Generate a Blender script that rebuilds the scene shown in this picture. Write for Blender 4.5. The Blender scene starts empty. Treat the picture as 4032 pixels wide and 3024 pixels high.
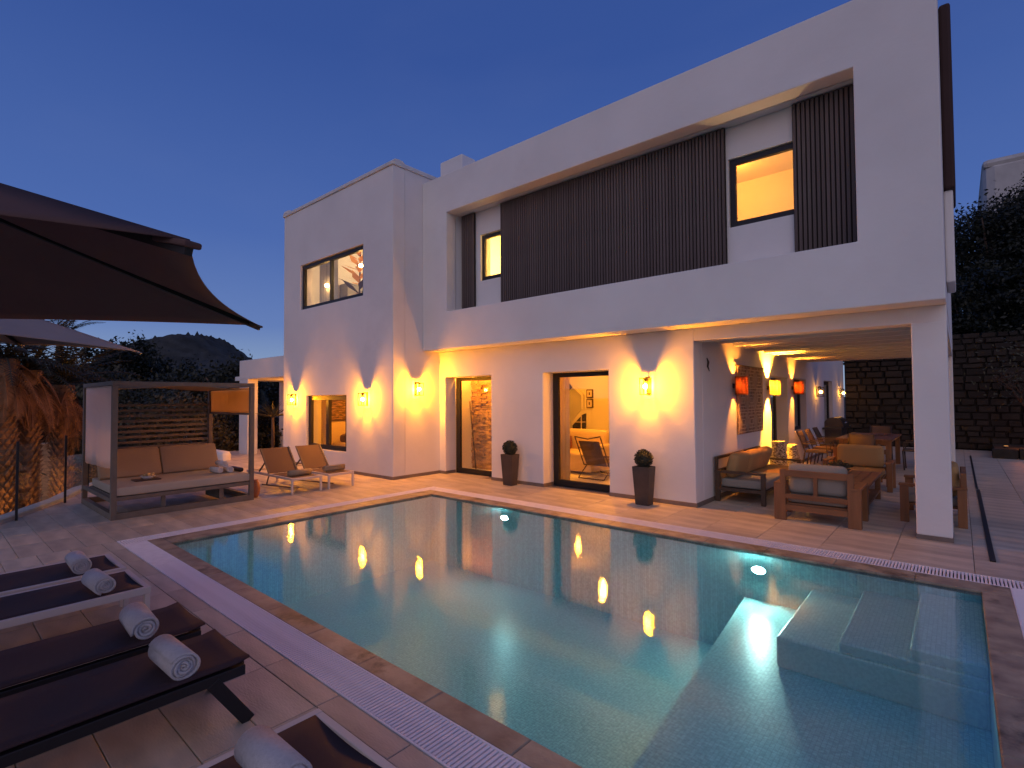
import bpy, math, random
import numpy as np
from mathutils import Vector, Matrix
random.seed(7); rng = np.random.default_rng(7)
S = bpy.context.scene; COL = S.collection
R_ = math.radians
# ------------------------------------------------------------------ camera
CF, CR, CU = Vector((-0.6533713, 0.75652391, 0.027884)), Vector((0.75668461, 0.65374817, -0.00645941)), Vector((0.02311581, -0.016879, 0.9995903))
cd = bpy.data.cameras.new('camera'); cam = bpy.data.objects.new('camera', cd); COL.objects.link(cam)
cd.sensor_width = 36; cd.lens = 36 * 2034.91 / 4032; cd.clip_start = .05; cd.clip_end = 6000
cam.matrix_world = Matrix(((CR.x, CU.x, -CF.x, 0), (CR.y, CU.y, -CF.y, 0), (CR.z, CU.z, -CF.z, 1.6), (0, 0, 0, 1)))
S.camera = cam
# ------------------------------------------------------------------ world: clear sky half an hour after sunset
W = bpy.data.worlds.new('World'); S.world = W; W.use_nodes = True
nt = W.node_tree; nt.nodes.clear()
def N(t, **k):
    n = nt.nodes.new(t)
    for a, b in k.items(): setattr(n, a, b)
    return n
L = nt.links.new
tc = N('ShaderNodeTexCoord'); sx = N('ShaderNodeSeparateXYZ'); L(tc.outputs['Generated'], sx.inputs[0])
rp = N('ShaderNodeValToRGB'); L(sx.outputs['Z'], rp.inputs[0])
cr = rp.color_ramp
stops = [(0.0, (.36, .46, .61)), (.06, (.225, .32, .51)), (.13, (.125, .208, .47)), (.28, (.070, .140, .41)), (.55, (.037, .086, .31)), (1.0, (.030, .066, .24))]
cr.elements[0].position = 0; cr.elements[0].color = (*stops[0][1], 1); cr.elements[1].position = 1; cr.elements[1].color = (*stops[-1][1], 1)
for p, c in stops[1:-1]:
    e = cr.elements.new(p); e.color = (*c, 1)
# afterglow low on the sunset side (behind the photographer), fading smoothly round the horizon
dt = N('ShaderNodeVectorMath', operation='DOT_PRODUCT'); L(tc.outputs['Generated'], dt.inputs[0]); dt.inputs[1].default_value = Vector((.50, -.86, .06)).normalized()
mr = N('ShaderNodeMapRange', interpolation_type='SMOOTHSTEP'); L(dt.outputs['Value'], mr.inputs['Value']); mr.inputs['From Min'].default_value = -.35; mr.inputs['From Max'].default_value = 1.0
zr = N('ShaderNodeMapRange', interpolation_type='SMOOTHSTEP'); L(sx.outputs['Z'], zr.inputs['Value']); zr.inputs['From Min'].default_value = .85; zr.inputs['From Max'].default_value = 0.0
mu = N('ShaderNodeMath', operation='MULTIPLY'); L(mr.outputs[0], mu.inputs[0]); L(zr.outputs[0], mu.inputs[1])
gl = N('ShaderNodeMix', data_type='RGBA', blend_type='ADD'); gl.clamp_result = False; L(mu.outputs[0], gl.inputs['Factor']); L(rp.outputs[0], gl.inputs['A']); gl.inputs['B'].default_value = (.42, .25, .20, 1)
# faint thin cloud streaks
cn = N('ShaderNodeTexNoise'); mpv = N('ShaderNodeMapping'); L(tc.outputs['Generated'], mpv.inputs[0]); mpv.inputs['Scale'].default_value = (1.2, 2.5, 5.0); mpv.inputs['Rotation'].default_value = (.3, .5, .2)
L(mpv.outputs[0], cn.inputs['Vector']); cn.inputs['Scale'].default_value = 1.6; cn.inputs['Detail'].default_value = 5
cm = N('ShaderNodeMapRange'); L(cn.outputs['Fac'], cm.inputs['Value']); cm.inputs['From Min'].default_value = .5; cm.inputs['From Max'].default_value = .8; cm.inputs['To Max'].default_value = .035
cl = N('ShaderNodeMix', data_type='RGBA'); L(cm.outputs[0], cl.inputs['Factor']); L(gl.outputs['Result'], cl.inputs['A']); cl.inputs['B'].default_value = (.26, .30, .46, 1)
bg = N('ShaderNodeBackground'); L(cl.outputs['Result'], bg.inputs[0]); bg.inputs[1].default_value = 1.0
wo = N('ShaderNodeOutputWorld'); L(bg.outputs[0], wo.inputs[0])
# ------------------------------------------------------------------ last of the sunset glow as one very soft sun
sd = bpy.data.lights.new('sunset_glow', 'SUN'); sd.energy = .38; sd.angle = R_(50); sd.color = (1, .87, .74)
so = bpy.data.objects.new('sunset_glow', sd); COL.objects.link(so); so.location = (20, -34, 30)
so.rotation_euler = Vector((.42, -.80, .62)).to_track_quat('Z', 'Y').to_euler()
vs = S.view_settings; vs.view_transform = 'Standard'; vs.look = 'None'; vs.exposure = 0; vs.gamma = 1; vs.use_curve_mapping = False
S.render.engine = 'CYCLES'; cy = S.cycles
cy.use_denoising = True; cy.max_bounces = 9; cy.transparent_max_bounces = 16; cy.diffuse_bounces = 4; cy.glossy_bounces = 4; cy.sample_clamp_indirect = 4; cy.blur_glossy = .5; cy.caustics_reflective = False; cy.caustics_refractive = False

# ------------------------------------------------------------------ materials
M = {}
def mat(name, col, rough=.7, metal=0., spec=.4, var=.0, vscale=6., bump=0., bscale=60., rnd=0., stretch=None, detail=4., col2=None, emit=None, estr=0., lo=.35, hi=.7, subsurf=0, transl=None):
    m = bpy.data.materials.new(name); m.use_nodes = True; t = m.node_tree; b = t.nodes['Principled BSDF']
    b.inputs['Base Color'].default_value = (*col, 1); b.inputs['Roughness'].default_value = rough; b.inputs['Metallic'].default_value = metal; b.inputs['Specular IOR Level'].default_value = spec
    tc = t.nodes.new('ShaderNodeTexCoord'); mp = t.nodes.new('ShaderNodeMapping'); t.links.new(tc.outputs['Object'], mp.inputs[0])
    if stretch: mp.inputs['Scale'].default_value = stretch
    out = None
    if var or col2:
        n = t.nodes.new('ShaderNodeTexNoise'); n.inputs['Scale'].default_value = vscale; n.inputs['Detail'].default_value = detail; t.links.new(mp.outputs[0], n.inputs['Vector'])
        r = t.nodes.new('ShaderNodeMapRange'); r.inputs['From Min'].default_value = lo; r.inputs['From Max'].default_value = hi; t.links.new(n.outputs['Fac'], r.inputs['Value'])
        x = t.nodes.new('ShaderNodeMix'); x.data_type = 'RGBA'; t.links.new(r.outputs[0], x.inputs['Factor'])
        c2 = col2 if col2 else tuple(c * (1 - var) for c in col)
        x.inputs['A'].default_value = (*col, 1); x.inputs['B'].default_value = (*c2, 1); out = x.outputs['Result']
    if rnd:
        oi = t.nodes.new('ShaderNodeObjectInfo'); r2 = t.nodes.new('ShaderNodeMapRange'); r2.inputs['To Min'].default_value = 1 - rnd; r2.inputs['To Max'].default_value = 1 + rnd; t.links.new(oi.outputs['Random'], r2.inputs['Value'])
        h = t.nodes.new('ShaderNodeHueSaturation'); t.links.new(r2.outputs[0], h.inputs['Value'])
        if out: t.links.new(out, h.inputs['Color'])
        else: h.inputs['Color'].default_value = (*col, 1)
        out = h.outputs[0]
    if out: t.links.new(out, b.inputs['Base Color'])
    if bump:
        n = t.nodes.new('ShaderNodeTexNoise'); n.inputs['Scale'].default_value = bscale; n.inputs['Detail'].default_value = 5; t.links.new(mp.outputs[0], n.inputs['Vector'])
        bp = t.nodes.new('ShaderNodeBump'); bp.inputs['Strength'].default_value = bump; bp.inputs['Distance'].default_value = .01; t.links.new(n.outputs['Fac'], bp.inputs['Height']); t.links.new(bp.outputs[0], b.inputs['Normal'])
    if emit: b.inputs['Emission Color'].default_value = (*emit, 1); b.inputs['Emission Strength'].default_value = estr
    if transl:
        tr = t.nodes.new('ShaderNodeBsdfTranslucent'); tr.inputs[0].default_value = (*transl, 1); ms = t.nodes.new('ShaderNodeMixShader'); ms.inputs[0].default_value = .45
        t.links.new(b.outputs[0], ms.inputs[1]); t.links.new(tr.outputs[0], ms.inputs[2]); t.links.new(ms.outputs[0], t.nodes['Material Output'].inputs[0])
    M[name] = m; return m
def thin(name, tint, ior=1.45, rough=0., bump=None, boost=1., body=None):
    m = bpy.data.materials.new(name); m.use_nodes = True; t = m.node_tree; t.nodes.clear()
    o = t.nodes.new('ShaderNodeOutputMaterial'); f = t.nodes.new('ShaderNodeFresnel'); ge = t.nodes.new('ShaderNodeNewGeometry'); io = t.nodes.new('ShaderNodeMapRange'); io.inputs['To Min'].default_value = ior; io.inputs['To Max'].default_value = 1 / ior
    t.links.new(ge.outputs['Backfacing'], io.inputs['Value']); t.links.new(io.outputs[0], f.inputs[0])   # same reflectance from either side
    tr = t.nodes.new('ShaderNodeBsdfTransparent'); tr.inputs[0].default_value = (*tint, 1)
    g = t.nodes.new('ShaderNodeBsdfGlossy'); g.inputs['Roughness'].default_value = rough
    x = t.nodes.new('ShaderNodeMixShader'); src = tr.outputs[0]
    if body:   # fine particles in the water scatter a little light back, from above and from the lamps below
        df = t.nodes.new('ShaderNodeBsdfDiffuse'); df.inputs[0].default_value = (*body[0], 1); tl = t.nodes.new('ShaderNodeBsdfTranslucent'); tl.inputs[0].default_value = (*body[0], 1)
        m1 = t.nodes.new('ShaderNodeMixShader'); m1.inputs[0].default_value = .5; t.links.new(df.outputs[0], m1.inputs[1]); t.links.new(tl.outputs[0], m1.inputs[2])
        m2 = t.nodes.new('ShaderNodeMixShader'); m2.inputs[0].default_value = body[1]; t.links.new(src, m2.inputs[1]); t.links.new(m1.outputs[0], m2.inputs[2]); src = m2.outputs[0]
    t.links.new(src, x.inputs[1]); t.links.new(g.outputs[0], x.inputs[2])
    if boost != 1.:
        mm = t.nodes.new('ShaderNodeMath'); mm.operation = 'MULTIPLY'; mm.use_clamp = True; mm.inputs[1].default_value = boost; t.links.new(f.outputs[0], mm.inputs[0]); t.links.new(mm.outputs[0], x.inputs[0])
    else: t.links.new(f.outputs[0], x.inputs[0])
    t.links.new(x.outputs[0], o.inputs[0])
    if bump:
        tc = t.nodes.new('ShaderNodeTexCoord'); prev = None
        for sc, st in bump:
            n = t.nodes.new('ShaderNodeTexNoise'); n.inputs['Scale'].default_value = sc; n.inputs['Detail'].default_value = 3; t.links.new(tc.outputs['Object'], n.inputs['Vector'])
            b = t.nodes.new('ShaderNodeBump'); b.inputs['Strength'].default_value = st; b.inputs['Distance'].default_value = .01; t.links.new(n.outputs['Fac'], b.inputs['Height'])
            if prev: t.links.new(prev.outputs[0], b.inputs['Normal'])
            prev = b
        t.links.new(prev.outputs[0], g.inputs['Normal']); t.links.new(prev.outputs[0], f.inputs['Normal'])
    M[name] = m; return m
def glow(name, col, s):
    m = bpy.data.materials.new(name); m.use_nodes = True; b = m.node_tree.nodes['Principled BSDF']
    b.inputs['Base Color'].default_value = (0, 0, 0, 1); b.inputs['Emission Color'].default_value = (*col, 1); b.inputs['Emission Strength'].default_value = s
    M[name] = m; return m
mat('plaster', (.78, .75, .72), .88, spec=.18, var=.10, vscale=.9, bump=.6, bscale=5, detail=6)
mat('plaster_in', (.80, .76, .68), .9, spec=.1, var=.04, vscale=2)
mat('coping_plaster', (.68, .66, .64), .85, spec=.2, var=.15, vscale=4, bump=.4, bscale=20)
mat('skirting', (.20, .155, .13), .6, var=.25, vscale=5)
mat('deck_tile', (.57, .49, .39), .48, spec=.45, var=.34, vscale=2.6, bump=.3, bscale=45, rnd=.13, stretch=(.7, 2.4, 1), detail=6)
mat('grout', (.24, .20, .17), .9)
mat('coping_stone', (.43, .35, .24), .5, spec=.4, var=.5, vscale=5, bump=.3, bscale=35, rnd=.12, col2=(.20, .15, .11), detail=6)
def stains(name, col, lo, hi, sc, f=.8):
    m = M[name]; t = m.node_tree; b = t.nodes['Principled BSDF']; src = b.inputs['Base Color'].links[0].from_socket; tc = t.nodes.new('ShaderNodeTexCoord')
    a = t.nodes.new('ShaderNodeTexNoise'); a.inputs['Scale'].default_value = sc; a.inputs['Detail'].default_value = 7; a.inputs['Roughness'].default_value = .68; t.links.new(tc.outputs['Object'], a.inputs['Vector'])
    r = t.nodes.new('ShaderNodeMapRange'); r.inputs['From Min'].default_value = lo; r.inputs['From Max'].default_value = hi; r.inputs['To Max'].default_value = f; t.links.new(a.outputs['Fac'], r.inputs['Value'])
    x = t.nodes.new('ShaderNodeMix'); x.data_type = 'RGBA'; t.links.new(r.outputs[0], x.inputs['Factor']); t.links.new(src, x.inputs['A']); x.inputs['B'].default_value = (*col, 1); t.links.new(x.outputs['Result'], b.inputs['Base Color'])
stains('coping_stone', (.06, .045, .03), .56, .66, 2.3); stains('deck_tile', (.22, .17, .13), .58, .75, 1.1, .45); stains('plaster', (.52, .49, .46), .60, .80, .55, .35)
mat('grate', (.88, .83, .86), .5, spec=.4, var=.1, vscale=12)
mat('channel', (.05, .045, .045), .8)
mat('mosaic', (.50, .86, .85), .35, spec=.5, rnd=0, var=.22, vscale=40, detail=1, lo=.4, hi=.6)
mat('mosaic_pale', (.80, .90, .84), .4, spec=.5, var=.15, vscale=40, detail=1, lo=.4, hi=.6)
def mosaic_grid(nm):
    m = M[nm]; t = m.node_tree; b = t.nodes['Principled BSDF']; src = b.inputs['Base Color'].links[0].from_socket
    k = t.nodes.new('ShaderNodeTexBrick'); k.offset = 0; k.inputs['Scale'].default_value = 1; k.inputs['Brick Width'].default_value = .026; k.inputs['Row Height'].default_value = .026; k.inputs['Mortar Size'].default_value = .002
    k.inputs['Color1'].default_value = (1, 1, 1, 1); k.inputs['Color2'].default_value = (.72, .76, .78, 1); k.inputs['Mortar'].default_value = (.55, .6, .62, 1)
    tc = t.nodes.new('ShaderNodeTexCoord'); t.links.new(tc.outputs['Object'], k.inputs['Vector'])
    x = t.nodes.new('ShaderNodeMix'); x.data_type = 'RGBA'; x.blend_type = 'MULTIPLY'; x.inputs['Factor'].default_value = .8; t.links.new(src, x.inputs['A']); t.links.new(k.outputs['Color'], x.inputs['B']); t.links.new(x.outputs['Result'], b.inputs['Base Color'])
mosaic_grid('mosaic'); mosaic_grid('mosaic_pale')
thin('water', (.70, .90, .93), 1.33, .004, [(2.2, .02), (9, .02), (42, .045)], boost=1.75, body=((.25, .80, .88), .23))
thin('glass', (.93, .94, .92), 1.5, 0.0)
thin('rail_glass', (.93, .97, .95), 1.35, 0.0, boost=.6)
mat('black_metal', (.013, .012, .012), .4, spec=.4)
mat('frame', (.012, .011, .012), .45)
mat('slat_wood', (.135, .100, .088), .7, var=.35, vscale=14, rnd=.15, stretch=(1, 1, .06), bump=.2)
mat('clad_back', (.02, .014, .012), .9)
mat('dark_sling', (.050, .027, .032), .8, var=.2, vscale=300, bump=.3, bscale=700)
mat('dark_frame', (.015, .013, .014), .45)
mat('pale_frame', (.62, .55, .50), .5)
mat('brown_sling', (.17, .105, .065), .8, var=.15, vscale=260, bump=.2, bscale=600)
mat('towel', (.78, .75, .76), .95, spec=.05, var=.12, vscale=70, bump=1., bscale=330)
mat('towel_beige', (.42, .34, .24), .95, spec=.05, var=.2, vscale=70, bump=1., bscale=260)
mat('canopy', (.21, .135, .12), .9, spec=.1, var=.12, vscale=2.2, bump=.3, bscale=500, transl=(.36, .22, .20))
mat('canopy_pale', (.50, .45, .45), .9, spec=.1, var=.1, vscale=2, bump=.3, bscale=400, transl=(.10, .075, .07))
mat('taupe', (.17, .135, .105), .6, var=.2, vscale=8)
mat('cushion_beige', (.40, .285, .18), .95, spec=.05, var=.1, vscale=160, bump=.4, bscale=500)
mat('mattress', (.46, .40, .32), .95, spec=.05, var=.1, vscale=160, bump=.4, bscale=500)
mat('fabric_white', (.86, .80, .77), .95, spec=.05, var=.08, vscale=200, bump=.3, bscale=300, transl=(.85, .78, .74))
mat('awning', (.58, .42, .19), .95, spec=.05, transl=(.8, .60, .26))
mat('teak', (.27, .115, .045), .55, var=.4, vscale=11, stretch=(1, 1, .12), bump=.2, rnd=.08)
mat('teak_x', (.27, .115, .045), .55, var=.4, vscale=11, stretch=(.12, 1, 1), bump=.2, rnd=.08)
mat('dark_wood', (.085, .05, .03), .5, var=.3, vscale=9)
mat('cush_grey', (.30, .28, .24), .95, spec=.05, var=.15, vscale=150, bump=.4, bscale=400)
mat('cush_orange', (.44, .27, .12), .95, spec=.05, var=.15, vscale=150, bump=.4, bscale=400)
mat('planter', (.075, .055, .043), .5, var=.3, vscale=6)
mat('leaf_dark', (.011, .015, .006), .6, rnd=.1, var=.5, vscale=1.5)
mat('leaf_mid', (.034, .036, .017), .6, rnd=.15, var=.5, vscale=1.2)
mat('leaf_olive', (.085, .075, .035), .6, rnd=.1, var=.5, vscale=1.2)
mat('box_leaf', (.035, .04, .022), .7, var=.6, vscale=25)
mat('frond_dry', (.26, .13, .06), .8, var=.5, vscale=3)
mat('palm_trunk', (.28, .16, .085), .9, var=.6, vscale=7, bump=.8, bscale=25)
mat('bark', (.10, .065, .045), .9, var=.4, vscale=6, bump=.6, bscale=25)
mat('garden', (.05, .04, .025), .95, var=.5, vscale=.6, bump=.8, bscale=4)
mat('hill', (.050, .052, .048), .95, var=.55, vscale=.08, bump=0)
mat('stone', (.030, .022, .016), .85, var=.4, vscale=5, bump=.8, bscale=16, rnd=.35)
mat('stone_in', (.56, .36, .20), .85, var=.5, vscale=7, bump=.8, bscale=30, stretch=(1, 1, 2.5))
mat('mortar', (.016, .013, .010), .95, bump=.5, bscale=20)
mat('pale_wall', (.55, .53, .50), .9, var=.2, vscale=1.2, bump=.3)
mat('terracotta', (.40, .15, .06), .6, var=.25, vscale=6)
mat('brown_box', (.05, .024, .022), .8, var=.15, vscale=2)
mat('woven', (.52, .42, .30), .9, col2=(.08, .05, .03), vscale=26, lo=.45, hi=.55, stretch=(1, 1, 3))
mat('tapestry', (.36, .25, .17), .95, col2=(.20, .12, .08), vscale=12, lo=.42, hi=.6, detail=2)
mat('tapestry_line', (.50, .38, .27), .95)
mat('curtain', (.84, .74, .52), .95, transl=(.9, .78, .5))
mat('sheer', (.72, .70, .68), .95, transl=(.5, .5, .5))
mat('sofa_cream', (.70, .56, .36), .95, bump=.3, bscale=200)
mat('paper', (.75, .42, .12), .8, transl=(.8, .4, .1))
mat('art_dark', (.10, .065, .04), .8, col2=(.40, .24, .12), vscale=5, lo=.48, hi=.56, stretch=(3, 1, 9))
mat('rattan', (.40, .14, .04), .8, var=.4, vscale=30, transl=(.11, .022, .006))
mat('rattan_pale', (.60, .42, .18), .8, var=.4, vscale=30, transl=(.07, .045, .014))
mat('print_white', (.70, .60, .48), .8)
mat('chrome', (.6, .6, .6), .2, metal=1.)
mat('bbq', (.05, .04, .035), .3, spec=.6)
mat('food', (.72, .50, .22), .7, var=.4, vscale=40)
mat('gravel_edge', (.55, .53, .52), .8, var=.2, vscale=8, bump=.3)
mat('lounger_shell', (.10, .06, .04), .6)
glow('bulb', (1, .325, .006), 3000); glow('bulb_far', (1, .40, .04), 210); glow('bulb_small', (1, .52, .16), 130); glow('bulb_bbq', (1, .55, .2), 150)
glow('pool_lamp', (.55, 1, .98), 330); glow('pool_lamp_steps', (.70, 1, .90), 780)
glow('uplight', (1, .42, .12), 1.2)
glow('led', (1, .8, .5), 40)

# ------------------------------------------------------------------ builders
ORG = {}
class MB:
    def __init__(s): s.v = []; s.f = []; s.sm = []
    def add(s, v, f, smooth=False):
        n = len(s.v); s.v += [tuple(p) for p in v]; s.f += [tuple(i + n for i in q) for q in f]; s.sm += [smooth] * len(f); return s
    def box(s, x0, x1, y0, y1, z0, z1, mtx=None):
        v = [Vector((x, y, z)) for z in (z0, z1) for y in (y0, y1) for x in (x0, x1)]
        if mtx: v = [mtx @ p for p in v]
        return s.add(v, [(0, 2, 3, 1), (4, 5, 7, 6), (0, 1, 5, 4), (2, 6, 7, 3), (0, 4, 6, 2), (1, 3, 7, 5)])
    def cbox(s, x0, x1, y0, y1, z0, z1, c=.004, mtx=None):   # box with chamfered top edges
        pts = []
        for (z, i) in ((z0, 0), (z1 - c, 0), (z1, c)):
            pts += [(x0 + i, y0 + i, z), (x1 - i, y0 + i, z), (x1 - i, y1 - i, z), (x0 + i, y1 - i, z)]
        v = [Vector(p) for p in pts]
        if mtx: v = [mtx @ p for p in v]
        f = [(3, 2, 1, 0), (8, 9, 10, 11)]
        for k in (0, 4): f += [(k + j, k + (j + 1) % 4, k + 4 + (j + 1) % 4, k + 4 + j) for j in range(4)]
        return s.add(v, f)
    def soft(s, x0, x1, y0, y1, z0, z1, r=.04, n=3, mtx=None, puff=0.):   # rounded cushion
        cx, cy, cz = (x0 + x1) / 2, (y0 + y1) / 2, (z0 + z1) / 2; hx, hy, hz = (x1 - x0) / 2, (y1 - y0) / 2, (z1 - z0) / 2
        r = min(r, hx, hy, hz); K = 8; vs = []; fs = []
        for ax in range(3):
            for sg in (-1, 1):
                base = len(vs)
                for i in range(K + 1):
                    for j in range(K + 1):
                        a, b = -1 + 2 * i / K, -1 + 2 * j / K
                        a = math.copysign(abs(a) ** .6, a); b = math.copysign(abs(b) ** .6, b)
                        p = [0, 0, 0]; p[ax] = sg; p[(ax + 1) % 3] = a; p[(ax + 2) % 3] = b
                        q = [p[0] * hx, p[1] * hy, p[2] * hz]; inn = [max(-h + r, min(h - r, c)) for h, c in zip((hx, hy, hz), q)]
                        d = Vector(q) - Vector(inn)
                        if d.length > 1e-9: d = d.normalized() * r
                        w = Vector(inn) + d
                        if puff:
                            k = (1 - (w.x / hx) ** 2 * .9) if hx > min(hx, hy, hz) else 1
                            k *= (1 - (w.y / hy) ** 2 * .9) if hy > min(hx, hy, hz) else 1
                            k *= (1 - (w.z / hz) ** 2 * .9) if hz > min(hx, hy, hz) else 1
                            mi = min((hx, 0), (hy, 1), (hz, 2))[1]; w[mi] *= 1 + puff * k
                        w = w + Vector((cx, cy, cz)); vs.append(mtx @ w if mtx else w)
                for i in range(K):
                    for j in range(K):
                        q = [base + i * (K + 1) + j, base + (i + 1) * (K + 1) + j, base + (i + 1) * (K + 1) + j + 1, base + i * (K + 1) + j + 1]
                        fs.append(q if sg > 0 else q[::-1])
        return s.add(vs, fs, True)
    def bar(s, a, b, w, h=None, up=(0, 0, 1)):
        a, b = Vector(a), Vector(b); h = h or w; d = (b - a); ln = d.length; d.normalize(); u = Vector(up)
        if abs(d.dot(u)) > .98: u = Vector((1, 0, 0))
        x = d.cross(u).normalized(); y = x.cross(d).normalized()
        v = [a + x * (w / 2 * i) + y * (h / 2 * j) + d * (ln * k) for k in (0, 1) for j in (-1, 1) for i in (-1, 1)]
        return s.add(v, [(0, 1, 3, 2), (4, 6, 7, 5), (0, 4, 5, 1), (2, 3, 7, 6), (0, 2, 6, 4), (1, 5, 7, 3)])
    def tube(s, pts, r, n=8, cap=True):
        pts = [Vector(p) for p in pts]; rs = r if isinstance(r, (list, tuple)) else [r] * len(pts); vs = []; fs = []
        for i, p in enumerate(pts):
            d = (pts[min(i + 1, len(pts) - 1)] - pts[max(i - 1, 0)]).normalized(); u = Vector((0, 0, 1)) if abs(d.z) < .95 else Vector((1, 0, 0))
            x = d.cross(u).normalized(); y = x.cross(d)
            vs += [p + (x * math.cos(2 * math.pi * k / n) + y * math.sin(2 * math.pi * k / n)) * rs[i] for k in range(n)]
        for i in range(len(pts) - 1):
            fs += [(i * n + k, i * n + (k + 1) % n, (i + 1) * n + (k + 1) % n, (i + 1) * n + k) for k in range(n)]
        if cap: fs += [tuple(range(n))[::-1], tuple((len(pts) - 1) * n + k for k in range(n))]
        return s.add(vs, fs, True)
    def lathe(s, prof, c=(0, 0, 0), n=20, smooth=True, cap=True):
        vs = []; fs = []; c = Vector(c)
        for r, z in prof: vs += [c + Vector((r * math.cos(2 * math.pi * k / n), r * math.sin(2 * math.pi * k / n), z)) for k in range(n)]
        for i in range(len(prof) - 1): fs += [(i * n + k, i * n + (k + 1) % n, (i + 1) * n + (k + 1) % n, (i + 1) * n + k) for k in range(n)]
        if cap: fs += [tuple(range(n))[::-1], tuple((len(prof) - 1) * n + k for k in range(n))]
        return s.add(vs, fs, smooth)
    def ball(s, c, r, n=12):
        prof = [(r * math.sin(math.pi * i / n) + 1e-5, -r * math.cos(math.pi * i / n)) for i in range(n + 1)]
        return s.lathe(prof, c, n + 4)
    def build(s, name, m, parent=None, bevel=0., kind=None, world=True):
        me = bpy.data.meshes.new(name); o = Vector(ORG.get(parent.name, (0, 0, 0))) if (parent and world) else Vector()
        me.from_pydata([(p[0] - o.x, p[1] - o.y, p[2] - o.z) for p in s.v], [], s.f)
        me.polygons.foreach_set('use_smooth', s.sm); me.materials.append(M[m]); me.update()
        ob = bpy.data.objects.new(name, me); COL.objects.link(ob)
        if parent: ob.parent = parent; ORG[ob.name] = tuple(o)
        if bevel:
            b = ob.modifiers.new('bevel', 'BEVEL'); b.width = bevel; b.segments = 2; b.limit_method = 'ANGLE'; b.angle_limit = R_(50)
        if kind: ob['kind'] = kind
        return ob
def thing(name, label, cat, loc=(0, 0, 0), group=None):
    o = bpy.data.objects.new(name, None); COL.objects.link(o); o.location = loc; o['label'] = label; o['category'] = cat; o.empty_display_size = .1
    if group: o['group'] = group
    ORG[o.name] = tuple(loc); return o
def struct(o): o['kind'] = 'structure'; return o
def tag(o, label, cat, group=None):
    o['label'] = label; o['category'] = cat
    if group: o['group'] = group
    return o
def dup(root, loc, rz=0., label=None):
    def cp(o, par):
        c = o.copy(); COL.objects.link(c)
        if par: c.parent = par
        for ch in [x for x in KIDS(o)]: cp(ch, c)
        return c
    r = cp(root, None); r.location = loc; r.rotation_euler = (0, 0, rz)
    if label: r['label'] = label
    return r
def KIDS(o): return [x for x in bpy.data.objects if x.parent == o]
def bx(name, m, par, *a, bevel=0., kind=None): return MB().box(*a).build(name, m, par, bevel, kind)

def holed(axis, c, t, a0, a1, z0, z1, holes):
    """wall slab lying in a plane with rectangular openings. axis 'y': face at y=c looking -y, thickness t towards +y, a along x. axis 'x': face at x=c looking +x, thickness towards -x, a along y."""
    A = sorted({a0, a1, *[h[0] for h in holes], *[h[1] for h in holes]}); Z = sorted({z0, z1, *[h[2] for h in holes], *[h[3] for h in holes]})
    A = [a for a in A if a0 <= a <= a1]; Z = [z for z in Z if z0 <= z <= z1]
    solid = {}
    for i in range(len(A) - 1):
        for j in range(len(Z) - 1):
            ca, cz = (A[i] + A[i + 1]) / 2, (Z[j] + Z[j + 1]) / 2
            solid[i, j] = not any(h[0] < ca < h[1] and h[2] < cz < h[3] for h in holes)
    idx = {}; v = []; f = []
    def V(i, j, k):
        if (i, j, k) not in idx:
            idx[i, j, k] = len(v); d = c + (t * k if axis == 'y' else -t * k)
            v.append((A[i], d, Z[j]) if axis == 'y' else (d, A[i], Z[j]))
        return idx[i, j, k]
    for (i, j), sld in solid.items():
        if not sld: continue
        f.append((V(i, j, 0), V(i + 1, j, 0), V(i + 1, j + 1, 0), V(i, j + 1, 0))); f.append((V(i, j, 1), V(i, j + 1, 1), V(i + 1, j + 1, 1), V(i + 1, j, 1)))
        for (di, dj, p, q) in ((-1, 0, (i, j), (i, j + 1)), (1, 0, (i + 1, j + 1), (i + 1, j)), (0, -1, (i + 1, j), (i, j)), (0, 1, (i, j + 1), (i + 1, j + 1))):
            if not solid.get((i + di, j + dj), False): f.append((V(*p, 0), V(*q, 0), V(*q, 1), V(*p, 1)))
    m = MB(); m.add(v, f); return m

# ------------------------------------------------------------------ ground, deck, pool
g = MB(); g.add([(-3000, -3000, -1.6), (3000, -3000, -1.6), (3000, 3000, -1.6), (-3000, 3000, -1.6)], [(0, 1, 2, 3)])
struct(g.build('ground', 'garden'))
PX0, PX1, PY1, PY2 = -6.758, .106, 1.925, 5.736
CX0, CX1, CY1, CY2 = -7.08, .287, 1.775, 5.98
GX0, GX1, GY1, GY2 = -7.305, .56, 1.542, 6.242
deck = bpy.data.objects.new('pool_deck', None); COL.objects.link(deck); struct(deck); ORG['pool_deck'] = (0, 0, 0)
kerb_pts = [(-7.2, -1.2), (-8.3, -.1), (-9.5, .78), (-10.85, 1.58), (-11.95, 2.05), (-13.6, 3.3), (-15.0, 5.0), (-17.5, 6.2)]
def inside(x, y):   # deck side of the kerb line
    for (x0, y0), (x1, y1) in zip(kerb_pts, kerb_pts[1:]):
        if x1 <= x <= x0:
            t = (x - x0) / (x1 - x0); return y > y0 + t * (y1 - y0) + .02
    return x > kerb_pts[0][0] or (x < kerb_pts[-1][0] and y > 6)
sl = MB()   # slab as strips round the pool, outline follows the kerb on the left
def poly(pts, z0, z1):
    n = len(pts); sl.add([(x, y, z) for z in (z0, z1) for x, y in pts], [tuple(range(n))[::-1], tuple(range(n, 2 * n))] + [(i, (i + 1) % n, (i + 1) % n + n, i + n) for i in range(n)])
poly([(GX0, -1.1), (GX0, GY2)] + [(-8.516, GY2), (-17.5, 6.24)] + kerb_pts[::-1][1:], -.25, -.014)
poly([(-7.3, -8), (12, -8), (12, GY1), (GX0, GY1)], -.25, -.014)
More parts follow.
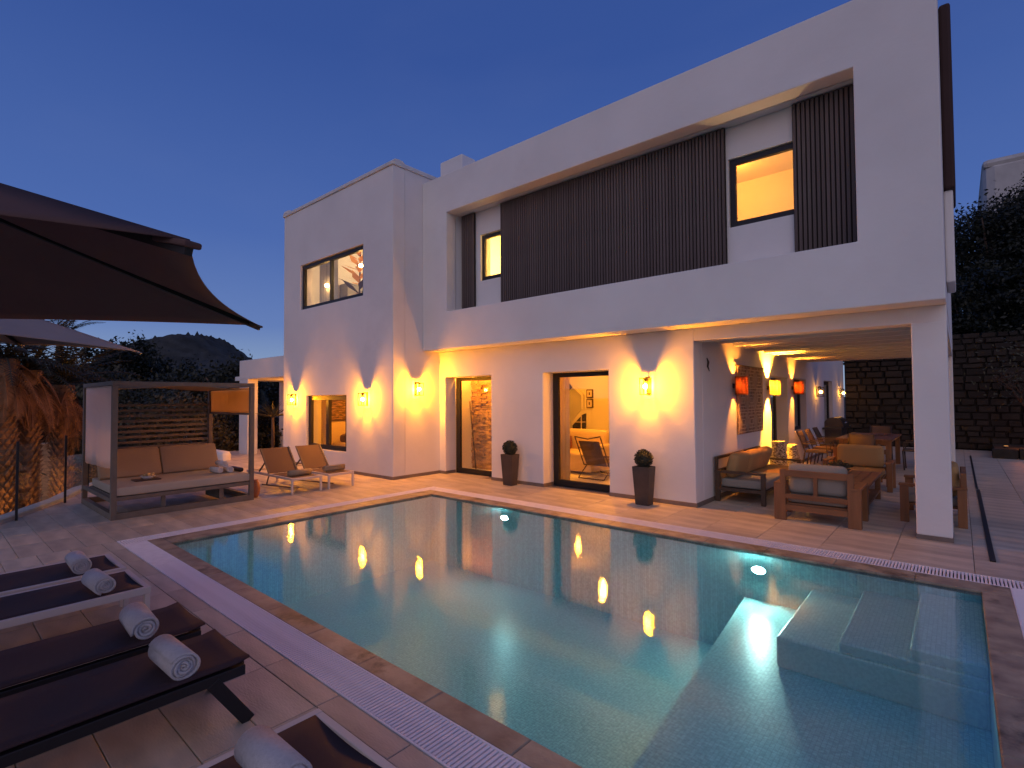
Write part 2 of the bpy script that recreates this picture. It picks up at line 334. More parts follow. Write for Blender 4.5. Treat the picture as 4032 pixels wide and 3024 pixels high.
poly([(GX1, GY1), (12, GY1), (12, 20.4), (GX1, 20.4)], -.25, -.014)
poly([(-17.5, 6.241), (GX1, 6.241), (GX1, 20.4), (-17.5, 20.4)], -.25, -.0145)
sl.build('grout_bed', 'grout', deck)
TX, TY, GAP = .615, .27, .005
def fv(x, y):
    d = Vector((x, y, 0)) - Vector((0, 0, 1.6)); z = d.dot(CF)
    if z < .3: return None
    u, v = 2016 + 2034.9 * d.dot(CR) / z, 1512 - 2034.9 * d.dot(CU) / z
    return (u, v, z) if -150 < u < 4180 and v < 3180 else None
tiles = []; far = MB(); edge = []
def KY(x):
    for (x0, y0), (x1, y1) in zip(kerb_pts, kerb_pts[1:]):
        if x1 <= x <= x0: return y0 + (x - x0) / (x1 - x0) * (y1 - y0)
    return -99 if x > kerb_pts[0][0] else 99
def tile_rect(a0, a1, b0, b1):
    cx, cy = (a0 + a1) / 2, (b0 + b1) / 2
    if a1 - a0 < .03 or b1 - b0 < .03: return
    q = fv(cx, cy); tiles.append((-(a1 - a0) * (b1 - b0) * 1e6 / q[2] ** 3 if q else 0, a0 + GAP / 2, a1 - GAP / 2, b0 + GAP / 2, b1 - GAP / 2))
def region(X0, X1, Y0, Y1, ox, oy, clip=False):
    i0, i1 = math.floor((X0 - ox) / TX), math.ceil((X1 - ox) / TX); j0, j1 = math.floor((Y0 - oy) / TY), math.ceil((Y1 - oy) / TY)
    for j in range(j0, j1):
        for i in range(i0, i1):
            a0, a1, b0, b1 = max(ox + i * TX, X0), min(ox + (i + 1) * TX, X1), max(oy + j * TY, Y0), min(oy + (j + 1) * TY, Y1)
            if clip and not (inside(a0, b0) and inside(a1, b0) and inside(a0, b1) and inside(a1, b1)):
                xs = [a0 + GAP / 2 + (a1 - a0 - GAP) * q / 6 for q in range(7)]; lo = [min(b1 - GAP / 2, max(b0 + GAP / 2, KY(x))) for x in xs]
                if max(b1 - l for l in lo) < .02: continue
                v = [(x, l, z) for z in (-.0135, 0) for x, l in zip(xs, lo)] + [(x, b1 - GAP / 2, z) for z in (-.0135, 0) for x in xs]
                edge.append(MB().add(v, [(7 + q, 8 + q, 22 + q, 21 + q) for q in range(6)] + [(q, q + 1, q + 8, q + 7) for q in range(6)])); continue
            tile_rect(a0, a1, b0, b1)
region(-7.3, 3.6, -3, GY1 - .004, -3.19, 1.40)
region(-17.4, GX0 - .004, -1, 6.22, GX0 - .004, GY1, True)
region(-17.4, -13.2, 6.22, 9, GX0 - .004, GY1, True)
region(GX0, 3.6, GY2 + .004, 7.5, GX0, GY2 + .004)
region(-8.5, GX0 - .004, 6.224, 7.74, GX0 - .004, 6.224)
region(-2.9, 3.6, 7.5, 20.3, GX0, 7.5)
region(GX1 + .004, 3.6, GY1, GY2, GX1 + .004, GY1)
tiles.sort(key=lambda t: t[0])
cache = {}
for k, (w, a0, a1, b0, b1) in enumerate(tiles):
    if k < 300 - len(edge):
        key = (round(a1 - a0, 3), round(b1 - b0, 3)); hx, hy = (a1 - a0) / 2, (b1 - b0) / 2
        if key not in cache:
            o = MB().cbox(-hx, hx, -hy, hy, -.0135, 0, .0025).build('tile', 'deck_tile', None); cache[key] = o.data
        else:
            o = bpy.data.objects.new('tile', cache[key]); COL.objects.link(o)
        o.parent = deck; o.location = ((a0 + a1) / 2, (b0 + b1) / 2, random.uniform(-.0008, .0008))
    else: far.cbox(a0, a1, b0, b1, -.0135, 0, .0025)
for e in edge: e.build('tile', 'deck_tile', deck)
far.build('distant_tiles', 'deck_tile', deck, kind='stuff')
# pool shell
pool = bpy.data.objects.new('swimming_pool', None); COL.objects.link(pool); struct(pool); ORG['swimming_pool'] = (0, 0, 0)
DEEP, SHELF, SA, SB = -1.10, -.50, -1.375, -1.747   # shelf edge x at the near and far pool walls
b = MB()
b.add([(PX0, PY1, -.02), (PX1, PY1, -.02), (PX1, PY2, -.02), (PX0, PY2, -.02), (PX0, PY1, DEEP), (SA, PY1, DEEP), (SB, PY2, DEEP), (PX0, PY2, DEEP), (SA, PY1, SHELF), (PX1, PY1, SHELF), (PX1, PY2, SHELF), (SB, PY2, SHELF), (SA, PY1, -.02), (SB, PY2, -.02)],
      [(4, 5, 6, 7), (8, 9, 10, 11), (5, 8, 11, 6), (0, 4, 7, 3), (1, 2, 10, 9), (0, 12, 5, 4), (12, 1, 9, 8), (3, 7, 6, 13), (13, 11, 10, 2)])
b.build('basin', 'mosaic', pool)
for (x0, z) in ((-1.12, -.262), (-.705, -.178), (-.29, -.095)):
    MB().box(x0, PX1 - .001, 4.42, PY2 - .002, SHELF + .001 if x0 < -1 else (-.262 if x0 < -.5 else -.178), z).build('step', 'mosaic_pale', pool, .018)
# white edge trim + coping stones
cop = MB().box(0, .01, 0, .01, 0, .01)
def copstones(along, s0, s1, c0, c1, n):
    for i in range(n):
        a, b_ = s0 + (s1 - s0) * i / n + .0015, s0 + (s1 - s0) * (i + 1) / n - .0015; q = c0, c1
        m = MB()
        if along == 'x': m.cbox(a, b_, c0, c1, -.045, .0005 * random.random() + .001, .006)
        else: m.cbox(c0, c1, a, b_, -.045, .0005 * random.random() + .001, .006)
        m.build('coping_stone', 'coping_stone', pool)
copstones('x', CX0, CX1, CY1, PY1 - .0, 12); copstones('x', CX0, CX1, PY2 + .0, CY2, 12)
copstones('y', PY1 + .002, PY2 - .002, CX0, PX0, 6); copstones('y', PY1 + .002, PY2 - .002, PX1, CX1, 6)
m = MB()
m.box(CX0, CX1, CY1 + .004, PY1 - .01, -.3, -.0455).box(CX0, CX1, PY2 + .01, CY2 - .004, -.3, -.0455).box(CX0 + .004, PX0 - .01, PY1, PY2, -.3, -.0455).box(PX1 + .01, CX1 - .004, PY1, PY2, -.3, -.0455)
m.build('coping_bed', 'coping_stone', pool)
m = MB(); WZ = -.022
m.add([(PX0, PY1, WZ), (PX1, PY1, WZ), (PX1, PY2, WZ), (PX0, PY2, WZ)], [(0, 1, 2, 3)])
struct(m.build('pool_water', 'water'))
# pool lamps, ladder-side fittings
for x, z, lab, pm in ((-5.10, -.158, 'left round underwater lamp in the far pool wall', 'pool_lamp'), (-1.60, -.185, 'underwater lamp beside the pool steps', 'pool_lamp_steps')):
    t = thing('pool_lamp', lab, 'pool lamp', (x, PY2, z - .09), 'underwater lamps in the far pool wall')
    MB().lathe([(.075, 0), (.075, .02)], n=24).build('lamp_ring', 'pale_frame', t, world=False).rotation_euler = (R_(90), 0, 0)
    o = MB().lathe([(.055, 0), (.055, .024)], n=24).build('lamp_lens', pm, t, world=False); o.rotation_euler = (R_(90), 0, 0)
    for ch in KIDS(t): ch.location = (0, 0, .09); ch.scale = (1.15, .62, 1)
# overflow grating
gr = thing('overflow_grating', 'white slotted plastic grating round the swimming pool', 'grating', (0, 0, 0))
PITCH = .0252; bars = []
def strip(along, s0, s1, c0, c1):
    n = int((s1 - s0) / PITCH)
    for i in range(n):
        s = s0 + (i + .5) * (s1 - s0) / n; x, y = (s, (c0 + c1) / 2) if along == 'x' else ((c0 + c1) / 2, s); q = fv(x, y)
        bars.append((-(1e4 / q[2] ** 2) if q else 0, along, s, c0, c1))
strip('x', GX0 + .23, GX1, GY1 + .012, CY1 - .012); strip('x', GX0 + .23, GX1, CY2 + .012, GY2 - .012)
strip('y', GY1, GY2, GX0 + .012, CX0 - .012); strip('y', CY1, CY2, CX1 + .012, GX1 - .012)
bars.sort(key=lambda t: t[0]); fb = MB(); bm_ = {}
for k, (w, al, s, c0, c1) in enumerate(bars):
    hw = .0078
    if k < 300:
        key = (al, round(c1 - c0, 3))
        if key not in bm_:
            h = (c1 - c0) / 2; mm = MB().cbox(*((-hw, hw, -h, h) if al == 'x' else (-h, h, -hw, hw)), -.02, .001, .002); o = mm.build('bar', 'grate', None); bm_[key] = o.data
        else: o = bpy.data.objects.new('bar', bm_[key]); COL.objects.link(o)
        o.parent = gr; o.location = (s, (c0 + c1) / 2, 0) if al == 'x' else ((c0 + c1) / 2, s, 0)
    else: fb.cbox(*((s - hw, s + hw, c0, c1) if al == 'x' else (c0, c1, s - hw, s + hw)), -.02, .001, .002)
fb.build('distant_bars', 'grate', gr, kind='stuff')
m = MB()
for (x0, x1, y0, y1) in ((GX0, GX1, GY1, GY1 + .012), (GX0 + .225, GX1, CY1 - .012, CY1), (GX0 + .225, GX1, CY2, CY2 + .012), (GX0, GX1, GY2 - .012, GY2), (GX0, GX0 + .012, GY1 + .012, GY2 - .012), (CX0 - .012, CX0, CY1, CY2), (CX1, CX1 + .012, CY1, CY2), (GX1 - .012, GX1, CY1, CY2)):
    m.cbox(x0, x1, y0, y1, -.02, .002, .002)
m.build('rim', 'grate', gr)
m = MB().box(GX0, GX1, GY1, CY1, -.25, -.06).box(GX0, GX1, CY2, GY2, -.25, -.06).box(GX0, CX0, CY1, CY2, -.25, -.06).box(CX1, GX1, CY1, CY2, -.25, -.06)
m.build('channel', 'channel', gr)

# ------------------------------------------------------------------ villa
villa = thing('villa', 'white two storey flat roofed villa with slatted cladding behind the pool', 'house', (0, 0, 0))
YT, YM, YL, XT, XTL, XR, XC = 6.231, 6.995, 7.449, -8.516, -13.17, -.078, -2.915
P = lambda name, mb, m, bevel=.012, kind=None, par=villa: mb.build(name, m, par, bevel, kind)
P('tower_front_wall', holed('y', YT, .3, XTL, XT, -.02, 6.33, [(-12.30, -9.57, 3.82, 4.925), (-11.97, -10.21, .44, 1.70)]), 'plaster')
P('tower_side_wall', MB().box(XT - .3, XT, YT + .3, 11, -.02, 6.33), 'plaster', 0); P('tower_side_wall', MB().box(XTL, XTL + .3, YT + .3, 11, -.02, 6.33), 'plaster', 0)
P('tower_roof', MB().box(XTL + .3, XT - .3, YT + .3, 11, 6.0, 6.2), 'plaster', 0)
m = MB()
def coping(pts, w, z0, h):
    for (a, b_) in zip(pts, pts[1:]):
        a, b_ = Vector(a), Vector(b_); d = (b_ - a).normalized(); n = Vector((d.y, -d.x, 0)); pr = [(-w / 2, 0), (-w / 2, h * .45), (-w * .3, h * .9), (0, h), (w * .3, h * .9), (w / 2, h * .45), (w / 2, 0)]
        v = [p + n * q[0] + Vector((0, 0, z0 + q[1])) for p in (a, b_) for q in pr]; k = len(pr)
        m.add(v, [(i, i + 1, i + 1 + k, i + k) for i in range(k - 1)] + [tuple(range(k))[::-1], tuple(range(k, 2 * k)), (0, k, 2 * k - 1, k - 1)], False)
coping([(XTL - .03, YT + .14, 0), (XT + .03, YT + .14, 0)], .34, 6.33, .14); coping([(XT - .14, YT + .305, 0), (XT - .14, 11, 0)], .34, 6.331, .139)
P('tower_coping', m, 'coping_plaster', .01)
m = MB().box(XTL - .05, XTL + .28, YT - .035, 11, 6.335, 6.5); P('tower_parapet_knob', m, 'coping_plaster', .075)
# main upper block
P('upper_facade_wall', holed('y', YM, .26, XT + .001, XR, 2.608, 6.168, [(-7.773, -.833, 3.362, 5.383)]), 'plaster')
m = MB(); x0, x1, z0, z1, ya, yb = -7.773, -.833, 3.362, 5.383, YM + .26, 7.44
m.add([(x0, ya, z0), (x1, ya, z0), (x1, ya, z1), (x0, ya, z1), (x0, yb, z0), (x1, yb, z0), (x1, yb, z1), (x0, yb, z1)], [(0, 1, 5, 4), (3, 7, 6, 2), (0, 4, 7, 3), (1, 2, 6, 5)])
P('recess_lining', m, 'plaster', 0); yb = 7.42
P('recess_back_wall', holed('y', yb, .3, x0 - .7, x1 + .5, z0 - .5, z1 + .5, [(-7.23, -6.3, 3.965, 4.895), (-2.372, -1.45, 3.965, 4.93)]), 'plaster', .006)
P('upper_side_wall', MB().box(XR - .25, XR, YM + .26, 14.9, 2.62, 6.168), 'plaster', 0)
P('roof_slab', MB().box(XT, XR - .25, YM + .26, 14.9, 5.98, 6.1), 'plaster', 0)
P('soffit', MB().box(XT + .001, XR - .002, YM + .26, 14.87, 2.612, 2.66), 'plaster_in', 0)
P('upper_rear_wall', MB().box(XT, XR, 14.9, 15.1, 2.62, 6.168), 'plaster', 0)
bx('chimney', 'plaster', villa, -8.30, -7.63, 7.30, 7.70, 6.1, 6.655, bevel=.02)
P('side_shutter_box', MB().box(XR, .03, 7.7, 8.62, 3.97, 6.13), 'brown_box', .03)
P('side_corbel', MB().box(XR, .006, 7.75, 8.6, 2.9, 3.968), 'plaster', .02)
# lower wall
P('ground_floor_wall', holed('y', YL, .31, XT, XC, -.02, 2.612, [(-8.327, -6.981, -.1, 2.063), (-5.696, -4.344, -.1, 2.063)]), 'plaster')
P('terrace_lintel', MB().box(XC, XR - .001, YL, YL + .31, 2.425, 2.611), 'plaster', .006)
P('terrace_column', MB().box(-.394, XR - .002, 7.40, 7.76, .045, 2.424), 'plaster', .012)
P('column_plinth', MB().box(-.40, XR + .004, 7.392, 7.77, -.01, .046), 'skirting', .004)
sk = lambda *a: P('skirting', MB().cbox(*a, .004), 'skirting', 0)
sk(XTL - .01, XT + .012, YT - .012, YT, -.005, .062); sk(XT, XT + .012, YT, YL - .002, -.005, .062)
sk(XT + .012, -8.327, YL - .012, YL, -.005, .062); sk(-6.981, -5.696, YL - .012, YL, -.005, .062); sk(-4.344, XC + .012, YL - .012, YL, -.005, .062)
sk(-8.327, -8.315, YL, 7.74, -.005, .062); sk(-5.696, -5.684, YL, 7.74, -.005, .062); sk(XC, XC + .012, YL, 11.48, -.005, .062); sk(XC, XC + .012, 12.9, 20.4, -.005, .062)

# frames and glass
def win(name, axis, c, a0, a1, z0, z1, fw=.07, mull=(), bot=None, dep=.05, label=None, top=None):
    bot = bot or fw; top = top or fw
    m = MB(); Bx = (lambda p, q, r, s_: m.box(p, q, c, c + dep, r, s_)) if axis == 'y' else (lambda p, q, r, s_: m.box(c - dep, c, p, q, r, s_))
    Bx(a0, a0 + fw, z0, z1); Bx(a1 - fw, a1, z0, z1); Bx(a0 + fw, a1 - fw, z0, z0 + bot); Bx(a0 + fw, a1 - fw, z1 - top, z1)
    for q, w in mull: Bx(q - w / 2, q + w / 2, z0 + bot, z1 - top)
    o = m.build(name, 'frame', villa, .004)
    if label: o['label'] = label
    edges = [a0 + fw] + [e for q, w in mull for e in (q - w / 2, q + w / 2)] + [a1 - fw]
    for i in range(0, len(edges), 2):
        g = MB(); d = c + dep * .5 if axis == 'y' else c - dep * .5
        if axis == 'y': g.box(edges[i] - .003, edges[i + 1] + .003, d, d + .006, z0 + bot - .003, z1 - top + .003)
        else: g.box(d - .006, d, edges[i] - .003, edges[i + 1] + .003, z0 + bot - .003, z1 - top + .003)
        gm = g.build('pane', 'glass', None); gm.parent = o
    return o
win('window', 'y', YT + .05, -12.29, -9.58, 3.83, 4.915, .075, [(-10.98, .05)], bot=.07, dep=.08, label='wide upper tower window with sliding panes')
win('window', 'y', YT + .05, -11.96, -10.22, .45, 1.69, .10, [(-11.09, .11)], bot=.10, dep=.08, label='lower tower window with two panes')
win('window', 'y', yb + .04, -7.222, -6.31, 3.973, 4.887, .075, dep=.06)
win('window', 'y', yb + .04, -2.364, -1.46, 3.973, 4.922, .075, dep=.06)
win('glass_door', 'y', 7.76, -8.325, -6.983, .001, 2.061, .125, bot=.105, dep=.06, top=.075)
win('glass_door', 'y', 7.75, -5.694, -4.346, .001, 2.061, .12, bot=.11, dep=.06, top=.08)
# cladding slats
def cladding(xa, xb, n, name):
    pan = MB().box(xa, xb, 7.372, 7.40, 3.364, 5.372).build('cladding_panel', 'clad_back', villa)
    pw = (xb - xa) / n; me = None
    for i in range(n):
        if me is None:
            o = MB().box(-pw * .33, pw * .33, -.022, .0, 0, 2.0).build('slat', 'slat_wood', None, .003); me = o.data; mod = o
        else:
            o = bpy.data.objects.new('slat', me); COL.objects.link(o)
        o.parent = pan; o.location = (xa + (i + .5) * pw, 7.371, 3.368)
cladding(-7.71, -7.345, 7, 'a'); cladding(-6.628, -2.398, 82, 'b'); cladding(-1.55, -.872, 13, 'c')
# terrace side wall, ceiling, beams
P('terrace_wall', holed('x', XC, .3, YL + .31, 14.9, -.02, 2.64, [(11.49, 12.89, -.1, 2.03), (13.47, 14.765, .77, 2.03)]), 'plaster', .006)
P('rear_wing_wall', holed('x', XC, .3, 14.9, 20.4, -.02, 3.6, [(17.03, 18.38, .6, 2.05)]), 'plaster', .006)
win('window', 'x', XC - .14, 13.48, 14.755, .78, 2.02, .08, [(14.1, .05)])
win('window', 'x', XC - .10, 17.04, 18.37, .61, 2.04, .09)
win('glass_door', 'x', XC - .24, 11.5, 12.88, .001, 2.02, .08)
for i in range(12):
    y = 7.99 + .62 * i
    MB().box(XC, XR - .26, y - .05, y + .05, 2.47, 2.611).build('beam', 'plaster_in', villa, .01)
P('outer_beam', MB().box(XR - .26, XR - .004, YL + .31, 14.88, 2.44, 2.611), 'plaster', .006)
P('rear_column', MB().box(-.38, XR - .004, 14.5, 14.88, 0, 2.439), 'plaster', .01)
# annex with lit porch
P('annex_wall', MB().box(-16.5, XTL - .002, 6.45, 6.75, 2.22, 2.79).box(-14.45, XTL - .002, 6.9, 7.2, 2.79, 3.6), 'plaster', .02)
P('annex_column', MB().box(-16.5, -15.9, 6.45, 6.75, -.15, 2.22), 'plaster', .015)
P('annex_column', MB().box(-17.65, -16.9, 8.2, 8.5, -.15, 2.219), 'plaster', .015)
P('annex_ceiling', MB().box(-17.6, XTL - .002, 6.75, 9.4, 2.22, 2.35), 'plaster', 0)

# ------------------------------------------------------------------ rooms behind the glass (all part of the villa)
def room(x0, x1, y0, y1, z0, z1, m='plaster_in', skip=()):
    b = MB(); v = [(x, y, z) for z in (z0, z1) for y in (y0, y1) for x in (x0, x1)]
    fs = dict(floor=(0, 1, 3, 2), ceil=(4, 6, 7, 5), back=(2, 3, 7, 6), left=(0, 2, 6, 4), right=(1, 5, 7, 3))
    b.add(v, [f for k, f in fs.items() if k not in skip]); return b.build('room', m, villa)
def lamp(kind, loc, e, col, r=.035, size=None, rot=None, name='room_light', spot=None):
    l = bpy.data.lights.new(name, kind); l.energy = e; l.color = col
    if kind != 'AREA': l.shadow_soft_size = r
    if size: l.size = size
    if spot: l.spot_size = spot; l.spot_blend = .6
    o = bpy.data.objects.new(name, l); COL.objects.link(o); o.location = loc
    if rot: o.rotation_euler = rot
    return o
WARM = (1, .33, .025)
def room_poly(pts, z0, z1, skip=(0,)):
    b = MB(); n = len(pts); b.add([(x, y, z) for z in (z0, z1) for x, y in pts], [tuple(range(n)), tuple(range(n, 2 * n))[::-1]] + [(i, (i + 1) % n, (i + 1) % n + n, i + n) for i in range(n) if i not in skip]); return b.build('room', 'plaster_in', villa)
def at(u, v, dist):
    d = CF + CR * ((u - 2016) / 2034.91) - CU * ((v - 1512) / 2034.91); return Vector((0, 0, 1.6)) + d * dist
def aty(u, v, y):
    d = at(u, v, 1) - Vector((0, 0, 1.6)); return Vector((0, 0, 1.6)) + d * (y / d.y)
def gp(u, v, z):
    d = at(u, v, 1) - Vector((0, 0, 1.6)); return Vector((0, 0, 1.6)) + d * ((z - 1.6) / d.z)
room(-9.6, -6.6, 7.762, 8.55, .004, 2.58); lamp('POINT', (-8.1, 7.95, 2.35), 120, WARM, .06)
room_poly([(-6.55, 7.761), (-3.24, 7.761), (-3.24, 12.5), (-9.2, 12.5), (-9.2, 8.65), (-6.55, 8.65)], .005, 2.58); lamp('POINT', (-5.6, 9.3, 2.3), 190, WARM); lamp('POINT', (-7.6, 11.4, 2.2), 45, WARM)
room(-12.85, -9.7, 6.54, 9.6, .0, 2.7); lamp('POINT', (-10.6, 7.9, 2.3), 170, WARM)
room(-12.85, -8.83, 6.54, 10.2, 3.2, 5.95); lamp('POINT', (-10.6, 8.6, 5.3), 170, (1, .66, .36))
room(-8.3, -5.6, 7.73, 10.5, 3.0, 5.7); lamp('POINT', (-7.1, 8.9, 4.6), 420, (1, .55, .12))
room(-3.4, -.6, 7.73, 10.4, 3.0, 5.75); lamp('POINT', (-1.95, 7.88, 3.72), 48, (1, .60, .26), .04); lamp('POINT', (-3.0, 9.3, 5.5), 75, (1, .32, .03))
lamp('POINT', (-15.2, 7.9, 1.9), 90, WARM, name='porch_light')
# stacked ledge stone wall in the first room
st = MB(); z = .01; yw = 8.5
while z < 2.5:
    h = random.uniform(.035, .07); x = -9.58
    while x < -6.62:
        w = random.uniform(.08, .26); d = random.uniform(.0, .05); st.box(x, min(x + w, -6.61) - .004, yw - .05 - d, yw + .04, z, z + h - .007); x += w
    z += h
st.build('ledge_stones', 'stone_in', villa, kind='stuff')
a, b_ = gp(1874, 1846, .01), aty(1850, 1580, 8.36)
t = thing('leaning_pole', 'thin dark pole leaning on the stone wall behind the left glass door', 'pole', tuple(a))
MB().tube([a, b_], .014).build('shaft', 'dark_wood', t)
# living room: curtain, sofa, sling chair, pictures, stair with window
def curtain(x0, x1, y, z0, z1, m, n=60, amp=.022, per=.085, axis='x'):
    v = []
    for i in range(n + 1):
        x = x0 + (x1 - x0) * i / n; yy = y + amp * math.sin(2 * math.pi * (x - x0) / per) + amp * .4 * math.sin(2 * math.pi * (x - x0) / per * .37); p = (x, yy) if axis == 'x' else (yy, x); v += [(*p, z0), (*p, z1)]
    f = [(2 * i, 2 * i + 2, 2 * i + 3, 2 * i + 1) for i in range(n)]
    o = MB().add(v, f, True).build('curtain', m, None); sm = o.modifiers.new('t', 'SOLIDIFY'); sm.thickness = .004; return o
tag(curtain(-5.80, -5.50, 8.0, .03, 2.4, 'curtain'), 'cream curtain hanging at the left of the right glass door', 'curtain')
tag(curtain(-4.60, -4.35, 8.0, .03, 2.4, 'curtain'), 'cream curtain at the right edge of the right glass door', 'curtain')
tag(curtain(-12.9 + .4, -11.6, 6.85, 3.3, 5.5, 'sheer'), 'sheer white curtain in the upper tower window', 'curtain')
tag(curtain(-12.3, -11.95, 6.8, .2, 2.0, 'curtain'), 'yellow lit curtain in the lower tower window', 'curtain')
t = thing('sofa', 'cream sofa inside seen through the right glass door', 'sofa', (-7.2, 10.9, 0))
q = gp(2262, 1868, 0)
MB().soft(q.x - 1.0, q.x + .35, q.y, q.y + .9, .06, .45, .06).build('seat', 'sofa_cream', t); MB().soft(q.x - 1.0, q.x + .3, q.y + .75, q.y + 1.0, .35, .90, .10, puff=.1).build('backrest', 'sofa_cream', t); MB().soft(q.x + .20, q.x + .42, q.y - .02, q.y + .95, .06, .60, .06).build('armrest', 'sofa_cream', t)
MB().soft(q.x - .75, q.x - .45, q.y + .5, q.y + .62, .46, .76, .05, puff=.4).build('cushion', 'rattan', t)
MB().soft(q.x - .9, q.x - .35, q.y - .75, q.y - .3, .0, .36, .05).build('footstool', 'sofa_cream', t)
q = gp(2345, 1885, 0); cx, c0 = q.x, q.y
t = thing('sling_chair', 'sling lounge chair with dark tubular frame seen through the right glass door', 'chair', (cx, c0, 0))
m = MB(); X = (cx - .28, cx + .30)
for x in X: m.tube([(x, c0 - .30, .84), (x, c0 - .12, .52), (x, c0 + .02, .26), (x, c0 + .3, .22), (x, c0 + .68, .36)], .013).tube([(x, c0 - .18, .02), (x, c0 + .15, .26)], .011).tube([(x, c0 + .70, .02), (x, c0 + .38, .26)], .011)
m.tube([(X[0], c0 - .30, .84), (cx, c0 - .27, .80), (X[1], c0 - .30, .86)], .013).tube([(X[0], c0 + .68, .36), (X[1], c0 + .68, .36)], .013).tube([(X[0], c0 - .18, .02), (X[1], c0 - .18, .02)], .011).tube([(X[0], c0 + .7, .02), (X[1], c0 + .7, .02)], .011)
for zz, yy in ((.62, -.18), (.44, -.08)): m.tube([(X[0], c0 + yy, zz), (X[1], c0 + yy, zz)], .008)
m.build('frame', 'dark_wood', t)
m = MB(); q_ = [(-.25, .76), (-.11, .50), (.04, .26), (.3, .235), (.62, .34)]
m.add([(x, c0 + y, z) for y, z in q_ for x in (X[0] + .06, X[1] - .06)], [(2 * i, 2 * i + 1, 2 * i + 3, 2 * i + 2) for i in range(4)], True); o = m.build('sling', 'lounger_shell', t); o.modifiers.new('t', 'SOLIDIFY').thickness = .01
for i, (v0, v1) in enumerate(((1533, 1567), (1571, 1606))):
    a, b_ = aty(2309, v1, 12.46), aty(2334, v0, 12.46)
    t = thing('picture', ('upper' if i == 0 else 'lower') + ' of the two small framed pictures behind the right glass door', 'picture', (a.x, 12.46, a.z), 'small framed pictures in the living room')
    MB().box(a.x, b_.x, 12.46, 12.49, a.z, b_.z).build('frame', 'dark_wood', t); MB().box(a.x + .03, b_.x - .03, 12.452, 12.459, a.z + .03, b_.z - .03).build('print', 'print_white', t); MB().box((a.x + b_.x) / 2 - .02, (a.x + b_.x) / 2 + .02, 12.447, 12.451, (a.z + b_.z) / 2 - .04, (a.z + b_.z) / 2 + .04).build('motif', 'dark_wood', t)
def inpoly(pts, y, th): 
    p = [aty(u, v, y) for u, v in pts]; n = len(p); return MB().add([(q.x, y, q.z) for q in p] + [(q.x, y + th, q.z) for q in p], [tuple(range(n)), tuple(range(n, 2 * n))[::-1]] + [(i, (i + 1) % n, (i + 1) % n + n, i + n) for i in range(n)])
inpoly([(2254, 1694), (2254, 1675), (2272, 1655), (2294, 1632), (2306, 1628), (2306, 1694)], 12.46, .03).build('inner_window', 'frame', villa)
inpoly([(2286.5, 1694), (2286.5, 1632), (2290, 1632), (2290, 1694)], 12.44, .015).build('window_bar', 'print_white', villa); inpoly([(2258, 1663), (2258, 1660), (2306, 1660), (2306, 1663)], 12.435, .004).build('window_bar', 'print_white', villa)
inpoly([(2222, 1554), (2222, 1511), (2241, 1511), (2252, 1526)], 12.46, .03).build('stair_opening', 'dark_wood', villa)
inpoly([(2235, 1655), (2238, 1555), (2254, 1524), (2289, 1558), (2289, 1612), (2252, 1660), (2252, 1690), (2238, 1690)], 12.48, .015).build('stair_flank', 'pale_wall', villa)
inpoly([(2252, 1524), (2256, 1520), (2294, 1553), (2294, 1612), (2289, 1612), (2289, 1558)], 12.38, .1).build('stair_rail', 'plaster_in', villa)
# lower tower room
t = thing('wall_art', 'dark striped picture above a cream panel in the lower tower window', 'picture', (-12.8, 7.9, 1.05))
MB().box(-12.84, -12.80, 7.25, 8.9, 1.06, 2.3).build('canvas', 'art_dark', t); MB().box(-12.845, -12.79, 7.22, 8.93, 1.02, 1.058).build('frame', 'dark_wood', t)
t = thing('bed', 'cream headboard and brown throw inside the lower tower window', 'bed', (-12.3, 8.0, 0))
MB().soft(-12.83, -12.6, 7.2, 8.9, .02, 1.0, .05).build('headboard', 'sofa_cream', t); MB().soft(-12.58, -11.2, 7.25, 8.85, .05, .48, .06).build('mattress', 'sofa_cream', t); MB().soft(-12.4, -12.0, 7.35, 8.3, .47, .68, .08, puff=.4).build('throw', 'brown_sling', t)
# upper tower room: pendant lamps, paper palm, white furniture
for i, (u, v) in enumerate(((1287, 1124), (1421, 1046))):
    q = aty(u, v, 6.75); t = thing('pendant_lamp', ('left' if i == 0 else 'right') + ' small round pendant lamp in the upper tower window', 'lamp', tuple(q), 'pendant lamps in the upper tower room')
    MB().ball(q, .045).build('globe', 'bulb_small', t); MB().tube([q + Vector((0, 0, .05)), (q.x, q.y, 5.9)], .004).build('cord', 'dark_frame', t)
q = aty(1415, 1080, 7.1); t = thing('paper_palm', 'orange leafy palm in a grey pot behind the upper tower window', 'plant', (q.x, q.y, 3.2))
MB().lathe([(.12, 0), (.2, .9), (.18, .9)], (q.x, q.y, 3.2)).build('pot', 'cush_grey', t); MB().tube([(q.x, q.y, 4.0), (q.x + .05, q.y, 5.4)], .02).build('stem', 'bark', t)
for nm, mt, k0, k1 in (('leaves', 'paper', 8, 40), ('lower_leaves', 'dark_wood', 0, 8)):
    m = MB()
    for k in range(k0, k1):
        a = k * 2.4; z = 4.12 + k * .032; l = .62 - .008 * k; d = Vector((math.cos(a), math.sin(a) * .6, .3)).normalized(); c = Vector((q.x, q.y, z)); s_ = Vector((-d.y, d.x, 0)).normalized() * .09
        m.add([c, c + d * l * .5 + s_, c + d * l, c + d * l * .5 - s_], [(0, 1, 2, 3)])
    m.build(nm, mt, t)
bx('inner_wardrobe', 'cush_grey', villa, -12.8, -12.4, 7.6, 9.4, 3.2, 4.75)
bx('upper_shelf', 'cush_grey', villa, -3.35, -2.9, 9.0, 10.3, 3.4, 4.5)

